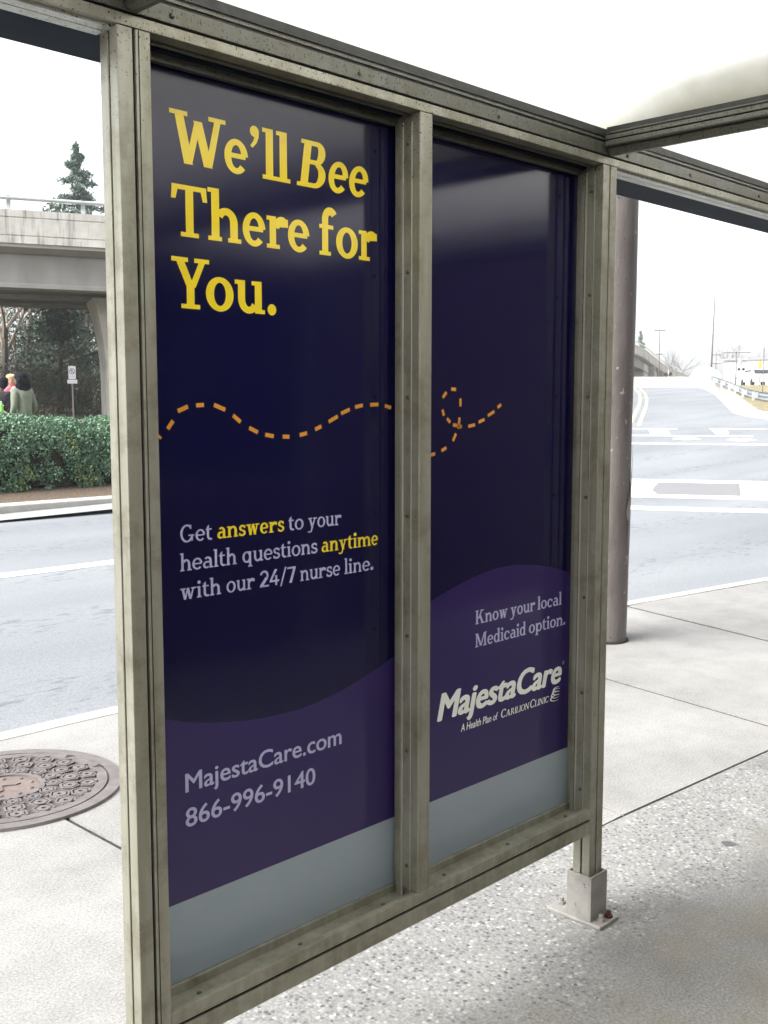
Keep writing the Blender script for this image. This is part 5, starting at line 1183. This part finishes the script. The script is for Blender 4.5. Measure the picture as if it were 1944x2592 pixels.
def crossing_signal(label, x, y, zc):
    z0 = hxy(x, y); t = thing('crossing_signal', label, 'signal', (x, y, z0), R(-62), 'railway crossing signals')
    bm = bmesh.new(); tube(bm, [(0, 0, -.2), (0, 0, zc - z0 + .3)], .025, 8); obj('post', bm, M['rail'], t, True)
    for sx in (-1, 1):
        bm = bmesh.new(); tube(bm, [(0, 0, zc - z0), (.15 * sx, 0, zc - z0)], .02, 6); obj('arm', bm, M['rail'], t)
        bm = bmesh.new(); lathe(bm, [(0, 0), (.115, 0), (.115, .02), (.07, .03), (.065, .12), (0, .12)], 0, 0, 20); bmesh.ops.rotate(bm, verts=bm.verts, cent=(0, 0, 0), matrix=Matrix.Rotation(R(90), 3, 'X'))
        o = obj('lamp', bm, M['black'], t, None); o.location = (.155 * sx, -.04, zc - z0)
crossing_signal('twin-lamp crossing signal above the barrier wall near the overpass', 69.05, 39.0, 3.47)
crossing_signal('twin-lamp crossing signal beyond the guardrail near the crossarm pole', 74.6, 36.2, 3.85)

# ------------------------------------------------------------------ far vehicles, buildings, trees
def car(label, x, y, rz, paint, van=False):
    t = thing('parked_car' if not van else 'parked_van', label, 'car' if not van else 'van', (x, y, hxy(x, y)), rz, 'vehicles parked beyond the guardrail')
    H = 2.0 if van else 1.45
    side = [(-2.2, .35), (-2.25, .75), (-2.1, .95), (-1.5, 1.0), (-.9, H - .08), (-.6, H), (1.0 if not van else 2.0, H), (1.3 if not van else 2.15, H - .1), (1.9 if not van else 2.2, 1.0), (2.2, .9), (2.25, .4)]
    bm = bmesh.new(); a = [bm.verts.new((x_, -.85 + (.12 if z > 1.05 else 0), z)) for x_, z in side]; b = [bm.verts.new((x_, .85 - (.12 if z > 1.05 else 0), z)) for x_, z in side]
    bm.faces.new(a[::-1]); bm.faces.new(b)
    for i in range(len(side)): j = (i + 1) % len(side); bm.faces.new((a[i], a[j], b[j], b[i]))
    obj('body', bm, paint, t, None)
    for sy in (-1, 1):
        bm = bmesh.new(); yy = .78 * sy; q = [(-1.25, 1.04), (-.82, H - .13), (.9, H - .13), (1.2, 1.04)]; bm.faces.new([bm.verts.new((x_, yy * (1 + .05 * (1 - (z - 1) / .4)), z)) for x_, z in q]); obj('side_window', bm, M['glass_d'], t, None)
    bm = bmesh.new(); bm.faces.new([bm.verts.new(p) for p in ((-1.52, -.66, 1.02), (-1.52, .66, 1.02), (-.93, .62, H - .1), (-.93, -.62, H - .1))]); obj('windscreen', bm, M['glass_d'], t, None)
    for sx in (-1.4, 1.4):
        for sy in (-1, 1):
            bm = bmesh.new(); tube(bm, [(sx, .68 * sy, .32), (sx, .88 * sy, .32)], .32, 16); obj('wheel', bm, M['tyre'], t, None)
    return t
car('white car with a dark windscreen beyond the guardrail', 82.2, 38.45, R(40), M['car_w'])
hb = thing('warehouse', 'pale low building fading in the haze beyond the guardrail', 'building', (226, 96, hxy(226, 96)), R(-25))
bm = bmesh.new(); box(bm, -14, 14, -8, 8, -.5, 5.5); obj('wall', bm, M['house'], hb, None)
bm = bmesh.new(); prism(bm, [(-14.5, -8.5), (14.5, -8.5), (14.5, 8.5), (-14.5, 8.5)], 5.5, 6.1); obj('roof', bm, M['roofing'], hb, None)
def round_tree(label, x, y, h, seed, n=2600):
    rg = random.Random(seed); t = thing('leafless_tree', label, 'tree', (x, y, hxy(x, y)), 0, 'hazy trees in the distance')
    bm = bmesh.new(); tube(bm, [(0, 0, -.3), (.1, 0, h * .45)], [h * .03, h * .02], 7, False); obj('trunk', bm, M['bark'], t)
    bm = bmesh.new()
    for k in range(5): branches(bm, (.1, 0, h * .42), (rg.gauss(0, .6), rg.gauss(0, .6), 1), h * .25, h * .012, 4, .5, 4, .2, rg)
    obj('crown', bm, M['bark'], t)
for k, (px_, D, h) in enumerate(((1705, 290, 10), (1722, 310, 11), (1690, 330, 12), (1845, 300, 13), (1900, 330, 12), (1830, 345, 14))):
    a = R(45.65) + math.atan((px_ - 972) / 2684.5); d = D / math.cos(a - R(45.65))
    round_tree(('hazy tree right of the overpass end', 'hazy tree above the ramp barrier', 'hazy tree behind the end of the overpass', 'hazy tree behind the crossarm pole', 'hazy tree above the white car', 'faintest hazy tree between the two right poles')[k], d * math.sin(a), d * math.cos(a), h, 50 + k)
conifer(116.6, 69.8, 7.0, 1.9, 'small far spruce poking above the sloping overpass', 8, 2500, .35)

# ------------------------------------------------------------------ unseen dark building behind the camera, set close to block light
bd = thing('unseen_brick_building', 'unseen dark brick building set close behind the shelter to block light', 'building', (2, -1.46, 0))
bm = bmesh.new(); box(bm, -13, 13, -9, 0, -.1, 6.2); obj('wall', bm, M['brick'], bd, None)
bm = bmesh.new(); box(bm, -13.2, 13.2, -9.2, .2, 6.2, 6.5, .02); obj('roof', bm, M['roofing'], bd, None)
for k in range(6):
    x0 = -11 + 4 * k; bm = bmesh.new(); box(bm, x0, x0 + 1.6, .003, .03, 1.0, 2.6); f_ = obj('window', bm, M['wood'], bd, None); bm = bmesh.new(); box(bm, x0 + .08, x0 + 1.52, .031, .036, 1.08, 2.52); obj('pane', bm, M['glass_d'], f_, None)

# ------------------------------------------------------------------ thin winter haze
bm = bmesh.new(); box(bm, -520, 520, -520, 520, -2.5, 24); hz = obj('haze', bm, None if False else plain('haze_air', (1, 1, 1)), None, None)
hm = hz.data.materials[0]; nn_ = hm.node_tree.nodes; nn_.remove(nn_['Principled BSDF'])
pv = nn_.new('ShaderNodeVolumePrincipled'); pv.inputs['Color'].default_value = (.93, .96, 1, 1); pv.inputs['Density'].default_value = .0008; pv.inputs['Anisotropy'].default_value = 0.0
hm.node_tree.links.new(pv.outputs[0], nn_['Material Output'].inputs['Volume']); tag(hz, kind='stuff')
